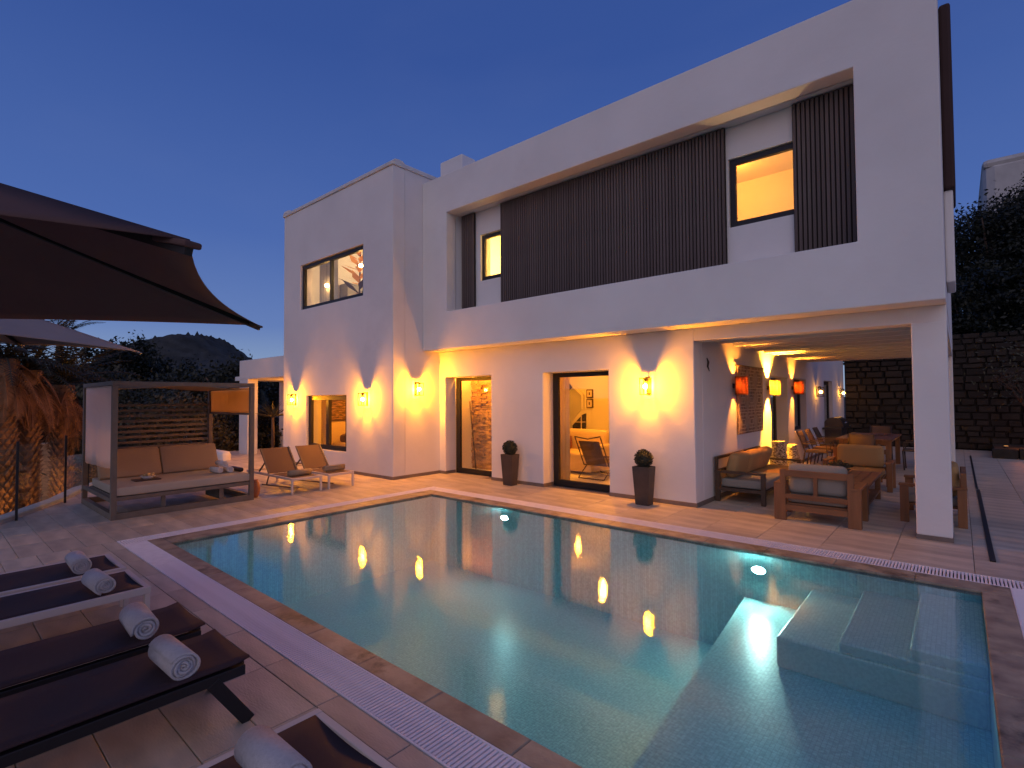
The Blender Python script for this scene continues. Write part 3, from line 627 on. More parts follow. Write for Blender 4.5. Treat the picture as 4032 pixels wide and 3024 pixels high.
# ------------------------------------------------------------------ wall lanterns
def lantern(face, loc, label, bulb='bulb'):
    """face 'y': on a wall looking -y; 'x': on a wall looking +x. loc is the lamp centre on the wall."""
    t = thing('wall_lantern', label, 'lamp', loc, 'box shaped wall lanterns on the villa')
    d = .115; M4 = Matrix.Identity(4) if face == 'y' else Matrix.Rotation(R_(90), 4, 'Z')
    def pt(name, m, mat_, bevel=0.):
        o = m.build(name, mat_, t, bevel, world=False); o.data.transform(M4); return o
    pt('backplate', MB().box(-.03, .03, -.014, -.001, -.13, .15), 'black_metal')
    pt('arm', MB().box(-.012, .012, -d, -.014, .135, .15), 'black_metal')
    m = MB()
    for sx in (-1, 1):
        for sy in (-1, 1): m.box(sx * .062 - .006, sx * .062 + .006, -d + sy * .062 - .006, -d + sy * .062 + .006, -.13, .118)
    for sx in (-1, 1): m.box(sx * .062 - .006, sx * .062 + .006, -d - .056, -d + .056, -.13, -.118)
    for sy in (-1, 1): m.box(-.056, .056, -d + sy * .062 - .006, -d + sy * .062 + .006, -.13, -.118)
    pt('cage', m, 'black_metal')
    pt('cap', MB().box(-.07, .07, -d - .07, -d + .07, .118, .134), 'black_metal')
    pt('bulb_holder', MB().lathe([(.018, .06), (.018, .118)], (0, -d, 0), 12), 'black_metal')
    pt('bulb', MB().ball((0, -d, 0), .036), bulb)
lantern('y', (-12.50, YT, 1.60), 'wall lantern left of the lower tower window')
lantern('y', (-9.40, YT, 1.60), 'wall lantern right of the lower tower window')
lantern('x', (XT, 6.80, 1.80), 'wall lantern on the tower side wall beside the left glass door')
lantern('y', (-3.63, YL, 1.77), 'wall lantern between the right glass door and the terrace')
for y, z, lab in ((15.93, 1.72, 'wall lantern on the terrace wall between its two windows'), (19.55, 1.70, 'farthest wall lantern on the terrace wall beside the stone wall')):
    lantern('x', (XC, y, z), lab, 'bulb_far')
# woven sconces
for y, z, mm, lab, s in ((9.16, 1.79, 'rattan', 'reddish woven sconce left of the tapestry', 2600), (11.25, 1.78, 'rattan_pale', 'bright yellow woven sconce between tapestry and doorway', 40000), (13.28, 1.80, 'rattan', 'reddish woven sconce right of the terrace doorway', 3600)):
    t = thing('wall_sconce', lab, 'lamp', (XC, y, z), 'woven sconces on the terrace wall'); x = XC + .14
    m = MB(); n = 20
    for k in range(9): m.lathe([(.102, -.15 + k * .035), (.102, -.15 + k * .035 + .029), (.098, -.15 + k * .035 + .029), (.098, -.15 + k * .035)], (x, y, z), n, True, False)
    for k in range(n // 2): a = k * 4 * math.pi / n; m.bar((x + .103 * math.cos(a), y + .103 * math.sin(a), z - .15), (x + .103 * math.cos(a), y + .103 * math.sin(a), z + .16), .008)
    m.build('shade', mm, t); ln = MB(); ln.lathe([(.096, -.15), (.096, .15)], (x, y, z), 24, True, False); ln.build('shade_liner', mm, t); MB().box(XC, XC + .035, y - .03, y + .03, z - .04, z + .04).build('bracket', 'black_metal', t)
    key = 'sconce_bulb%d' % s; glow(key, (1, .32 if s < 9000 else .43, .03), s); MB().ball((x, y, z + .03), .032).build('bulb', key, t)
# tapestry
t = thing('tapestry', 'brown geometric patterned hanging on the terrace wall between two sconces', 'wall hanging', (XC, 10.05, .93))
MB().box(XC + .02, XC + .035, 9.30, 10.80, .95, 2.14).build('cloth', 'tapestry', t)
m = MB(); 
for r in range(3):
    for c in range(3):
        y0, y1 = 9.34 + c * .485, 9.34 + c * .485 + .45; z0, z1 = .98 + r * .385, .98 + r * .385 + .35
        for i in range(3):
            e = i * .06; 
            if y1 - y0 - 2 * e < .05 or z1 - z0 - 2 * e < .05: continue
            for (a, b_, c_, d_) in ((y0 + e, y1 - e, z0 + e, z0 + e + .014), (y0 + e, y1 - e, z1 - e - .014, z1 - e), (y0 + e, y0 + e + .014, z0 + e, z1 - e), (y1 - e - .014, y1 - e, z0 + e, z1 - e)): m.box(XC + .035, XC + .040, a, b_, c_, d_)
m.build('pattern', 'tapestry_line', t); MB().tube([(XC + .03, 9.2, 2.15), (XC + .03, 10.9, 2.15)], .012).build('rod', 'dark_wood', t)
t = thing('wall_hook', 'small dark gecko shaped ornament high on the terrace wall', 'ornament', (XC, 7.95, 2.0))
MB().tube([(XC + .012, 7.93, 2.2), (XC + .02, 7.97, 2.14), (XC + .02, 7.94, 2.07), (XC + .02, 8.0, 2.0)], [.006, .016, .014, .006]).build('body', 'dark_wood', t)

# ------------------------------------------------------------------ terrace furniture
def cushion(x0, x1, y0, y1, z0, z1, m, par, tilt=0, ax='X', piv=None, name='cushion', r=.06, puff=.25):
    piv = Vector(piv or ((x0 + x1) / 2, (y0 + y1) / 2, z0)); mt = Matrix.Translation(piv) @ Matrix.Rotation(R_(tilt), 4, ax) @ Matrix.Translation(-piv)
    return MB().soft(x0, x1, y0, y1, z0, z1, r, mtx=mt, puff=puff).build(name, m, par)
t = thing('outdoor_sofa', 'long dark wood sofa with loose cushions against the terrace wall', 'sofa', (-2.5, 9.2, 0))
x0, x1, y0, y1 = -2.88, -2.16, 8.12, 10.42
for y in (y0, y1 - .05):
    m = MB().box(x0 + .0, x0 + .07, y, y + .05, 0, .44).box(x1 - .06, x1, y, y + .05, 0, .44).box(x0 + .07, x1 - .06, y, y + .05, .17, .22); m.build('side_frame', 'dark_wood', t, .004)
    MB().box(x0, x1, y - .01, y + .06, .441, .475).build('armrest', 'dark_wood', t, .004)
MB().box(x0 + .07, x1 - .01, y0 + .05, y1 - .05, .18, .215).build('seat_frame', 'dark_wood', t)
MB().box(x0, x0 + .05, y0 + .05, y1 - .05, .44, .475).box(x0, x0 + .04, y0 + .0, y1, .64, .68).box(x0, x0 + .04, y0, y0 + .05, .476, .64).box(x0, x0 + .04, y1 - .05, y1, .476, .64).build('back_frame', 'dark_wood', t)
cushion(x0 + .07, x1 - .0, y0 + .055, 9.26, .216, .36, 'cush_grey', t, name='seat_cushion', r=.04, puff=0); cushion(x0 + .07, x1 - .0, 9.27, y1 - .055, .216, .36, 'cush_orange', t, name='seat_cushion', r=.04, puff=0)
for y, a in ((8.2, 14), (8.78, 18), (9.38, 20)): cushion(x0 + .1, x0 + .26, y, y + .62, .36, .74, 'cush_orange', t, a, 'Y', (x0 + .18, y, .36), 'back_cushion', .07)
def armchair(loc, rz, label, cm, cm2, wx=.955):
    t = thing('teak_armchair', label, 'armchair', loc, 'chunky teak armchairs on the terrace'); h = wx / 2
    B = lambda n, m, mt, bv=.004: m.build(n, mt, t, bv, world=False)
    for s in (-1, 1):
        B('leg', MB().box(s * h - (.075 if s > 0 else 0), s * h + (.075 if s < 0 else 0), 0, .09, 0, .455), 'teak'); B('leg', MB().box(s * h - (.075 if s > 0 else 0), s * h + (.075 if s < 0 else 0), .56, .65, 0, .455), 'teak')
        B('armrest', MB().box(s * h - (.10 if s > 0 else 0), s * h + (.10 if s < 0 else 0), -.005, .66, .456, .485), 'teak')
        B('back_post', MB().box(s * (h - .105) - .0325, s * (h - .105) + .0325, .0, .06, .0, .655), 'teak')
    i = h - .138
    B('top_rail', MB().box(-i, i, .0, .05, .57, .65), 'teak_x'); B('mid_post', MB().box(-.023, .023, .005, .045, .345, .57), 'teak')
    B('back_rail', MB().box(-i, i, .0, .05, .285, .345), 'teak_x'); B('low_rail', MB().box(-i, i, .0, .05, .135, .205), 'teak_x'); B('front_rail', MB().box(-i, i, .57, .62, .15, .23), 'teak_x'); B('seat_slats', MB().box(-i, i, .05, .57, .20, .225), 'teak_x')
    m = MB().soft(-i + .005, i - .005, .06, .66, .226, .34, .04); B('seat_cushion', m, cm, 0)
    mt = Matrix.Translation((0, .10, .34)) @ Matrix.Rotation(R_(10), 4, 'X') @ Matrix.Translation((0, -.10, -.34))
    m = MB().soft(-i + .01, i - .01, .055, .19, .345, .73, .06, mtx=Matrix.Translation((0, .02, 0)), puff=.15); B('back_cushion', m, cm2, 0)
    t.rotation_euler = (0, 0, rz); return t
armchair((-1.388, 7.41, 0), 0, 'teak armchair with its slatted back to the pool', 'cush_grey', 'cush_grey')
armchair((-1.36, 11.25, 0), math.pi, 'teak armchair with orange lit back cushion facing the pool', 'cush_orange', 'cush_orange', 1.0)
armchair((.05, 8.75, 0), R_(90), 'teak armchair half hidden by the terrace column', 'cush_grey', 'cush_orange')
t = thing('coffee_table', 'low teak coffee table between the armchairs and the sofa', 'table', (-1.35, 9.2, 0))
for i in range(6): MB().cbox(-1.70 + i * .128, -1.70 + i * .128 + .122, 8.35, 9.95, .375, .405, .004).build('plank', 'teak', t)
for x in (-1.66, -1.02):
    for y in (8.42, 9.80): MB().box(x, x + .07, y, y + .07, 0, .374).build('leg', 'teak', t)
MB().box(-1.66, -.95, 8.5, 9.8, .12, .15).build('shelf', 'teak', t)
t = thing('bowl_of_greenery', 'low bowl of dried foliage on the coffee table', 'bowl', (-1.45, 9.5, .406))
MB().lathe([(.07, 0), (.17, .06), (.165, .065), (.06, .01)], (-1.45, 9.5, .406)).build('bowl', 'dark_frame', t)
m = MB()
for k in range(160):
    a, r = random.uniform(0, 6.28), random.uniform(0, .2); c = Vector((-1.45 + r * math.cos(a), 9.5 + r * math.sin(a), .47 + random.uniform(0, .14) * (1 - r * 3))); d = Vector((random.uniform(-1, 1), random.uniform(-1, 1), random.uniform(-.3, 1))).normalized() * .04; s = d.orthogonal().normalized() * .012
    m.add([c - d, c + s, c + d, c - s], [(0, 1, 2, 3)])
m.build('foliage', 'leaf_olive', t)
for x, y, h, r, lab in ((-2.66, 10.95, .74, .15, 'taller black and cream woven vase by the terrace doorway'), (-2.5, 11.32, .66, .13, 'smaller woven vase to the right by the terrace doorway')):
    t = thing('woven_vase', lab, 'vase', (x, y, 0), 'woven vases beside the sofa')
    MB().lathe([(r * .7, 0), (r, h * .35), (r, h * .62), (r * .62, h * .9), (r * .7, h), (r * .62, h), (r * .55, h * .9)], (x, y, 0), 24).build('body', 'woven', t)
# dining set
t = thing('dining_table', 'long teak dining table at the back of the terrace', 'table', (-1.53, 14.1, 0))
for i in range(7): MB().cbox(-2.03 + i * .1415, -2.03 + i * .1415 + .136, 13.05, 15.3, .665, .70, .004).build('plank', 'teak', t)
for x in (-1.98, -1.16):
    for y in (13.1, 15.15): MB().box(x, x + .09, y, y + .09, 0, .664).build('leg', 'teak', t)
MB().box(-1.9, -1.16, 13.12, 15.22, .58, .66).build('apron', 'teak_x', t)
t = thing('table_runner', 'dark decorative branch lying on the dining table', 'decoration', (-1.4, 14.2, .70)); m = MB()
for k in range(14): a = random.uniform(0, 3); m.tube([(-1.6 + k * .03, 13.8 + k * .06, .705), (-1.6 + k * .03 + .12 * math.cos(a), 13.8 + k * .06 + .12 * math.sin(a), .72)], .008, 5)
m.build('branch', 'dark_wood', t)
def dchair(loc, rz, label):
    t = thing('dining_chair', label, 'chair', loc, 'dark dining chairs round the teak table'); B = lambda n, m, mt='dark_wood': m.build(n, mt, t, world=False)
    for s in (-1, 1):
        B('leg', MB().tube([(s * .23, -.20, 0), (s * .23, -.22, .42)], .014)); B('leg', MB().tube([(s * .23, .27, 0), (s * .23, .20, .42), (s * .22, .26, .62), (s * .21, .36, .84)], .014))
        B('armrest', MB().bar((s * .25, -.2, .60), (s * .25, .25, .60), .035, .02)); B('arm_post', MB().tube([(s * .235, -.2, .42), (s * .25, -.2, .59)], .011))
    B('seat', MB().soft(-.23, .23, -.23, .22, .40, .445, .02), 'brown_sling')
    m = MB(); n = 8
    pts = [(-.205 + .41 * i / n, .22 + .13 * j / 4 + .03 * (1 - (2 * i / n - 1) ** 2), .47 + .37 * j / 4) for j in range(5) for i in range(n + 1)]
    m.add(pts, [(j * (n + 1) + i, j * (n + 1) + i + 1, (j + 1) * (n + 1) + i + 1, (j + 1) * (n + 1) + i) for j in range(4) for i in range(n)], True); o = B('backrest', m, 'brown_sling'); o.modifiers.new('t', 'SOLIDIFY').thickness = .012
    t.rotation_euler = (0, 0, rz); return t
ch = dchair((-2.32, 12.75, 0), R_(90), 'nearest dining chair on the wall side of the table')
for (x, y, rz, lab) in ((-2.34, 13.65, R_(90), 'second dining chair on the wall side of the table'), (-2.34, 14.5, R_(90), 'farthest dining chair on the wall side of the table'), (-1.50, 12.75, math.pi, 'dining chair at the near end of the table with its back to the armchair'),
                        (-1.52, 15.75, 0, 'dining chair at the far end of the table'), (-.72, 14.2, R_(-90), 'dining chair on the open side of the table near the column')):
    dup(ch, (x, y, 0), rz, lab)
t = thing('barbecue', 'dark gas barbecue with a rounded lid against the terrace wall', 'barbecue', (-2.7, 17.4, 0))
MB().box(-2.95, -2.5, 17.0, 17.9, 0, .66).build('cabinet', 'bbq', t, .01); MB().box(-3.0 + .1, -2.45, 16.6, 18.3, .68, .73).build('side_shelf', 'bbq', t, .005)
m = MB(); n = 10; pts = []
for y in (17.0, 17.95): pts += [(-2.7 + .25 * math.cos(math.pi * i / n), y, .735 + .27 * math.sin(math.pi * i / n)) for i in range(n + 1)]
m.add(pts, [(i, i + 1, n + 2 + i, n + 1 + i) for i in range(n)] + [tuple(range(n + 1)), tuple(range(n + 1, 2 * n + 2))[::-1]]); m.build('lid', 'bbq', t)
MB().tube([(-2.43, 17.1, .86), (-2.43, 17.85, .86)], .012).build('handle', 'chrome', t)

# ------------------------------------------------------------------ planters with clipped balls
for (x, y, lab) in ((-6.315, 7.24, 'tall brown planter with clipped ball between the glass doors'), (-3.60, 7.18, 'tall brown planter with clipped ball below the wall lantern')):
    t = thing('topiary_planter', lab, 'planter', (x, y, 0), 'tall planters with clipped box balls')
    m = MB(); v = []; s0, s1 = .104, .140
    for (s, z) in ((s0, 0), (s1, .57), (s1 - .02, .57), (s1 - .03, .50)): v += [(x - s, y - s * .8, z), (x + s, y - s * .8, z), (x + s, y + s * .8, z), (x - s, y + s * .8, z)]
    m.add(v, [(3, 2, 1, 0), (12, 13, 14, 15)] + [(k + j, k + (j + 1) % 4, k + 4 + (j + 1) % 4, k + 4 + j) for k in (0, 4, 8) for j in range(4)]); m.build('pot', 'planter', t, .008)
    m = MB(); c0 = Vector((x, y, .685)); m.ball(c0, .118, 10)
    for k in range(1300):
        d = Vector(rng.normal(size=3)).normalized(); c = c0 + d * (.118 + random.uniform(-.006, .024)); a = (d + Vector(rng.normal(size=3)) * .6).normalized() * .011; s = a.orthogonal().normalized() * .007
        m.add([c - a, c + s, c + a, c - s], [(0, 1, 2, 3)])
    m.build('clipped_ball', 'box_leaf', t); MB().tube([(x, y, .48), (x, y, .6)], .012).build('stem', 'bark', t)

# ------------------------------------------------------------------ towels
def towel_mesh(r, ln, turns=4.5, th=.010):
    turns = random.uniform(3.4, 4.8); ph = [random.uniform(0, 6) for _ in range(4)]; r *= random.uniform(.95, 1.05)
    m = MB(); n = int(turns * 22); v = []; f = []
    for i in range(n + 1):
        a = i / 22 * 2 * math.pi; rr = .008 + (r - .008) * i / n; t_ = (r / turns) * .74
        for q, yy in ((rr, 0), (rr - t_, 0), (rr, 1), (rr - t_, 1)): 
            q = max(q, .001); q *= 1 + .035 * math.sin(a + ph[0]) * math.sin(a * .5 + ph[1]) + .02 * math.sin(3 * a + ph[2]); w = .016 * math.sin(a * 1.3 + ph[3]) * (1 if yy == 0 else -1) * .35
            v.append(((yy - .5) * ln + w, q * math.cos(a), r + q * math.sin(a) * .96))
    for i in range(n):
        b_ = 4 * i; f += [(b_, b_ + 2, b_ + 6, b_ + 4), (b_ + 1, b_ + 5, b_ + 7, b_ + 3), (b_, b_ + 4, b_ + 5, b_ + 1), (b_ + 2, b_ + 3, b_ + 7, b_ + 6)]
    f += [(0, 1, 3, 2), (4 * n, 4 * n + 2, 4 * n + 3, 4 * n + 1)]
    m.add(v, f, True); return m
def towel(loc, rz, label, r=.072, ln=.30, m='towel', group='white rolled towels on the poolside loungers'):
    o = towel_mesh(r, ln).build('rolled_towel', m, None); o.location = loc; o.rotation_euler = (0, 0, rz); tag(o, label, 'towel', group); return o

# ------------------------------------------------------------------ near loungers (long axis along y, foot end towards the pool)
def lounger_dark(x0, x1, yf, label):
    t = thing('sun_lounger', label, 'sun lounger', ((x0 + x1) / 2, yf - .9, 0), 'sun loungers in the near row'); z = .30; L_ = 1.95
    m = MB(); n = 6; k = 30; v = []
    for j in range(k + 1):
        y = yf - L_ * j / k
        for i in range(n + 1):
            u = i / n; zz = z - .012 * math.sin(math.pi * u) + (.012 if j < 1 else 0) + (max(0, j / k - .62) * .9); v.append((x0 + (x1 - x0) * u, y, zz))
    m.add(v, [(j * (n + 1) + i, j * (n + 1) + i + 1, (j + 1) * (n + 1) + i + 1, (j + 1) * (n + 1) + i) for j in range(k) for i in range(n)], True); o = m.build('sling', 'dark_sling', t); o.modifiers.new('t', 'SOLIDIFY').thickness = .012
    for x in (x0 + .02, x1 - .02): MB().box(x - .02, x + .02, yf - 1.2, yf - .02, z - .065, z - .016).build('side_rail', 'dark_frame', t, .004)
    MB().box(x0 + .04, x1 - .04, yf - .05, yf - .01, z - .05, z - .012).build('end_rail', 'dark_frame', t, .004)
    for x in (x0 + .02, x1 - .02):
        MB().bar((x, yf - .17, z - .05), (x, yf - .0, .0), .045, .06).build('leg', 'dark_frame', t, .003)
        MB().bar((x, yf - 1.5, z - .05), (x, yf - 1.66, .0), .045, .06).build('leg', 'dark_frame', t, .003)
    MB().bar((x0 + .04, yf - .14, z - .075), (x1 - .04, yf - .14, z - .075), .03).build('cross_bar', 'dark_frame', t)
def lounger_pale(x0, x1, yf, label, group='sun loungers in the near row'):
    t = thing('sun_lounger', label, 'sun lounger', ((x0 + x1) / 2, yf - .9, 0), group); z = .30; L_ = 1.95; w = .034
    for x in (x0, x1 - w): MB().box(x, x + w, yf - 1.9, yf, z - .045, z).build('side_rail', 'pale_frame', t, .003)
    MB().box(x0 + w, x1 - w, yf - w, yf - .001, z - .045, z - .001).build('end_rail', 'pale_frame', t, .003)
    for x in (x0 + .002, x1 - w - .002):
        for y in (yf - w - .002, yf - 1.6): MB().box(x, x + w, y, y + w - .002, 0, z - .046).build('leg', 'pale_frame', t, .003)
    m = MB(); n = 6; k = 20; v = []
    for j in range(k + 1):
        for i in range(n + 1):
            u = i / n; v.append((x0 + w + (x1 - x0 - 2 * w) * u, yf - w - (L_ - .1) * j / k, z - .006 - .014 * math.sin(math.pi * u) + max(0, j / k - .62) * .9))
    m.add(v, [(j * (n + 1) + i, j * (n + 1) + i + 1, (j + 1) * (n + 1) + i + 1, (j + 1) * (n + 1) + i) for j in range(k) for i in range(n)], True); o = m.build('sling', 'dark_sling', t); o.modifiers.new('t', 'SOLIDIFY').thickness = .006
lounger_dark(-3.18, -2.72, 1.125, 'dark lounger with slanted black leg nearest the pool grating'); lounger_dark(-3.78, -3.31, 1.12, 'dark lounger left of the one with the visible slanted leg')
lounger_pale(-4.885, -4.31, 1.11, 'pale framed lounger with dark sling left of the dark pair'); lounger_pale(-5.52, -4.955, 1.11, 'leftmost pale framed lounger nearest the daybed'); lounger_pale(-2.075, -1.50, 1.14, 'pale framed lounger cut by the bottom edge of the photo')
towel((-2.89, .835, .295), R_(2), 'rolled white towel on the dark lounger with the slanted leg'); towel((-3.50, .85, .295), R_(-3), 'rolled white towel on the second dark lounger')
towel((-4.53, .86, .288), R_(3), 'rolled white towel on the pale framed lounger left of the dark pair', .068); towel((-5.17, .85, .288), R_(-2), 'rolled white towel on the leftmost lounger', .066); towel((-1.81, .83, .288), R_(1), 'rolled white towel at the bottom edge of the photo')

# ------------------------------------------------------------------ far loungers (foot end towards +x, backrest raised)
def lounger_far(y0, y1, label):
    t = thing('sun_lounger', label, 'sun lounger', (-9.3, (y0 + y1) / 2, 0), 'taupe loungers beside the daybed'); xf = -8.54; z = .27; w = .034; xh = -9.42; xe = -10.35
    for y in (y0, y1 - w): MB().box(xe, xf, y, y + w, z - .04, z).build('side_rail', 'pale_frame', t, .003)
    MB().box(xf - w, xf - .001, y0 + w, y1 - w, z - .04, z - .001).build('end_rail', 'pale_frame', t, .003); MB().box(xe, xe + w, y0 + w, y1 - w, z - .04, z - .001).build('end_rail', 'pale_frame', t, .003)
    for x in (xf - w, xe + .1):
        for y in (y0 + .001, y1 - w - .001): MB().box(x, x + w - .002, y, y + w, 0, z - .041).build('leg', 'pale_frame', t, .003)
    m = MB().box(xh, xf - w, y0 + w, y1 - w, z - .012, z - .004); m.build('seat_sling', 'brown_sling', t)
    a = Vector((xh, 0, z + .01)); b_ = Vector((-9.78, 0, .70))
    m = MB(); m.add([(p.x, y, p.z) for p in (a, b_) for y in (y0 + .03, y1 - .03)] + [(p.x - .012, y, p.z - .008) for p in (a, b_) for y in (y0 + .03, y1 - .03)], [(0, 1, 3, 2), (4, 6, 7, 5), (0, 2, 6, 4), (1, 5, 7, 3), (2, 3, 7, 6), (0, 4, 5, 1)]); m.build('backrest', 'brown_sling', t)
    for y in (y0 + .015, y1 - .015): MB().bar((a.x, y, a.z), (b_.x, y, b_.z), .026).build('back_rail', 'taupe', t)
    for y in (y0 + .06, y1 - .06): MB().bar((-9.62, y, .5), (-9.95, y, .25), .02).build('prop', 'dark_frame', t)
    m = MB().tube([(-9.85, y0 + .08, .03), (-8.9, y0 + .3, .03)], .012).tube([(-9.5, y0 + .05, .24), (-9.6, y0 + .05, .05)], .012); m.build('wheel_stay', 'taupe', t)
lounger_far(4.19, 4.745, 'taupe lounger nearer the daybed with raised back'); lounger_far(4.865, 5.38, 'taupe lounger nearer the tower wall with raised back')
towel((-8.80, 4.46, .268), R_(90), 'beige rolled towel on the lounger nearer the daybed', .062, .40, 'towel_beige', 'beige rolled towels on the taupe loungers'); towel((-8.80, 5.12, .268), R_(90), 'beige rolled towel on the lounger nearer the tower wall', .062, .40, 'towel_beige', 'beige rolled towels on the taupe loungers')

# ------------------------------------------------------------------ canopy daybed
t = thing('canopy_daybed', 'taupe framed canopy daybed with white side curtain and beige mattress', 'daybed', (-9.5, 2.68, 0))
X0, X1, Y0, Y1, H, pw = -10.44, -8.60, 1.745, 3.60, 1.87, .065
for x in (X0, X1 - pw):
    for y in (Y0, Y1 - pw): MB().box(x, x + pw, y, y + pw, 0, H - .062).build('post', 'taupe', t, .004)
m = MB().box(X0, X1, Y0, Y0 + pw, H - .06, H).box(X0, X1, Y1 - pw, Y1, H - .06, H).box(X0, X0 + pw, Y0 + pw, Y1 - pw, H - .06, H - .001).box(X1 - pw, X1, Y0 + pw, Y1 - pw, H - .06, H - .001); m.build('top_frame', 'taupe', t, .003)
m = MB().box(X0 + pw, X1 - pw, Y0, Y0 + pw, .0, .085).box(X0 + pw, X1 - pw, Y1 - pw, Y1, 0, .085).box(X1 - pw, X1, Y0 + pw, Y1 - pw, 0, .085).box(X0, X0 + pw, Y0 + pw, Y1 - pw, 0, .085); m.build('base_frame', 'taupe', t, .003)
m = MB().box(X0 + pw, X1 - pw, Y0, Y0 + .05, .235, .29).box(X0 + pw, X1 - pw, Y1 - .05, Y1, .235, .29).box(X1 - pw, X1 - .01, Y0 + pw, Y1 - pw, .245, .30); m.build('seat_rail', 'taupe', t, .003)
MB().box(X0 + .3, X1 - pw - .002, Y0 + .051, Y1 - .051, .27, .30).build('seat_board', 'taupe', t)
MB().box(X1 - .62, X1 - pw, Y1 - .5, Y1 - .44, .086, .244).box(X1 - .10, X1 - .04, Y1 - .5, Y1 - .44, .086, .244).build('inner_leg', 'taupe', t); MB().box(X1 - .09, X1 - .05, 2.34, 2.39, .0861, .244).build('middle_leg', 'taupe', t)
MB().soft(X0 + .35, X1 - .005, Y0 + .055, Y1 - .05, .301, .435, .035).build('mattress', 'mattress', t)
for y0, y1 in ((Y0 + .06, 2.60), (2.61, 3.44)):
    mt = Matrix.Translation((-9.62, 0, .43)) @ Matrix.Rotation(R_(-28), 4, 'Y')
    MB().soft(-.06, .06, y0, y1, .0, .47, .035, mtx=mt, puff=.15).build('back_cushion', 'cushion_beige', t)
for k in range(9): MB().box(X0 + .012, X0 + .03, Y0 + pw, Y1 - pw, .80 + k * .088, .80 + k * .088 + .042).build('back_slat', 'taupe', t)
# side curtain (two drops, slightly wavy, hem rising)
def drape(x0, x1, y, zt, zb0, zb1, par, m, nm, amp=.008):
    n = 30; v = []; 
    for i in range(n + 1):
        u = i / n; x = x0 + (x1 - x0) * u
        for j in range(9): z = zt + (zb0 + (zb1 - zb0) * u - zt) * j / 8; v.append((x, y + amp * math.sin(u * 19) * (j / 8) ** .7 - .012 * math.sin(u * 5), z))
    f = [(i * 9 + j, (i + 1) * 9 + j, (i + 1) * 9 + j + 1, i * 9 + j + 1) for i in range(n) for j in range(8)]
    o = MB().add(v, f, True).build(nm, m, par); o.modifiers.new('t', 'SOLIDIFY').thickness = .003; return o
drape(X0 + pw, -9.49, Y0 + .03, H - .06, .645, .655, t, 'fabric_white', 'side_curtain'); drape(-9.47, X1 - pw, Y0 + .028, H - .06, .66, .675, t, 'fabric_white', 'side_curtain')
drape(X0 + pw, -9.58, Y1 - .03, H - .07, 1.39, 1.385, t, 'awning', 'rolled_awning', .003); drape(-9.57, X1 - pw, Y1 - .03, H - .07, 1.385, 1.39, t, 'awning', 'rolled_awning', .003); MB().tube([(X0 + pw, Y1 - .03, 1.375), (X1 - pw, Y1 - .03, 1.375)], .018).build('awning_bar', 'taupe', t)
n = 12; v = [(X0 + pw + (X1 - X0 - 2 * pw) * i / n, Y0 + pw + (Y1 - Y0 - 2 * pw) * j / n, H - .045 - .055 * abs(math.cos(math.pi * j / n)) ** 1.5 - .0) for j in range(n + 1) for i in range(n + 1)]
o = MB().add(v, [(j * (n + 1) + i, j * (n + 1) + i + 1, (j + 1) * (n + 1) + i + 1, (j + 1) * (n + 1) + i) for j in range(n) for i in range(n)], True).build('canopy_cloth', 'cushion_beige', t); o.modifiers.new('t', 'SOLIDIFY').thickness = .003
G = 'white rolled towels stacked on the daybed'
towel((-9.02, 3.18, .433), R_(8), 'left lower rolled towel of the daybed stack', .056, .26, group=G); towel((-9.0, 3.36, .433), R_(-4), 'right lower rolled towel of the daybed stack', .056, .26, group=G); towel((-9.02, 3.27, .520), R_(2), 'top rolled towel of the daybed stack', .056, .26, group=G)
t = thing('snack_tray', 'dark tray with a bowl of snacks on the daybed mattress', 'tray', (-9.08, 2.28, .434))
MB().cbox(-9.2, -8.96, 2.10, 2.42, .434, .452, .004).build('tray', 'dark_wood', t); MB().lathe([(.05, 0), (.10, .045), (.095, .046), (.045, .008)], (-9.08, 2.28, .4525)).build('bowl', 'towel', t)
m = MB()
for k in range(22): a, r = random.uniform(0, 6.28), random.uniform(0, .075); m.ball((-9.08 + r * math.cos(a), 2.28 + r * math.sin(a), .50 + random.uniform(0, .02)), .019, 4)
m.build('snacks', 'food', t)
t = thing('terracotta_urn', 'orange terracotta urn standing beside the right daybed post', 'urn', (-8.80, 3.70, 0))
MB().lathe([(.04, 0), (.065, .05), (.08, .15), (.06, .24), (.04, .27), (.05, .29), (.04, .29)], (-8.80, 3.70, 0)).build('body', 'terracotta', t)
t = thing('bolster', 'dark cushion roll on the daybed by the right post', 'cushion', (-8.8, 3.5, .434)); MB().soft(-9.25, -8.85, 3.47, 3.55, .434, .50, .03).build('body', 'dark_frame', t)

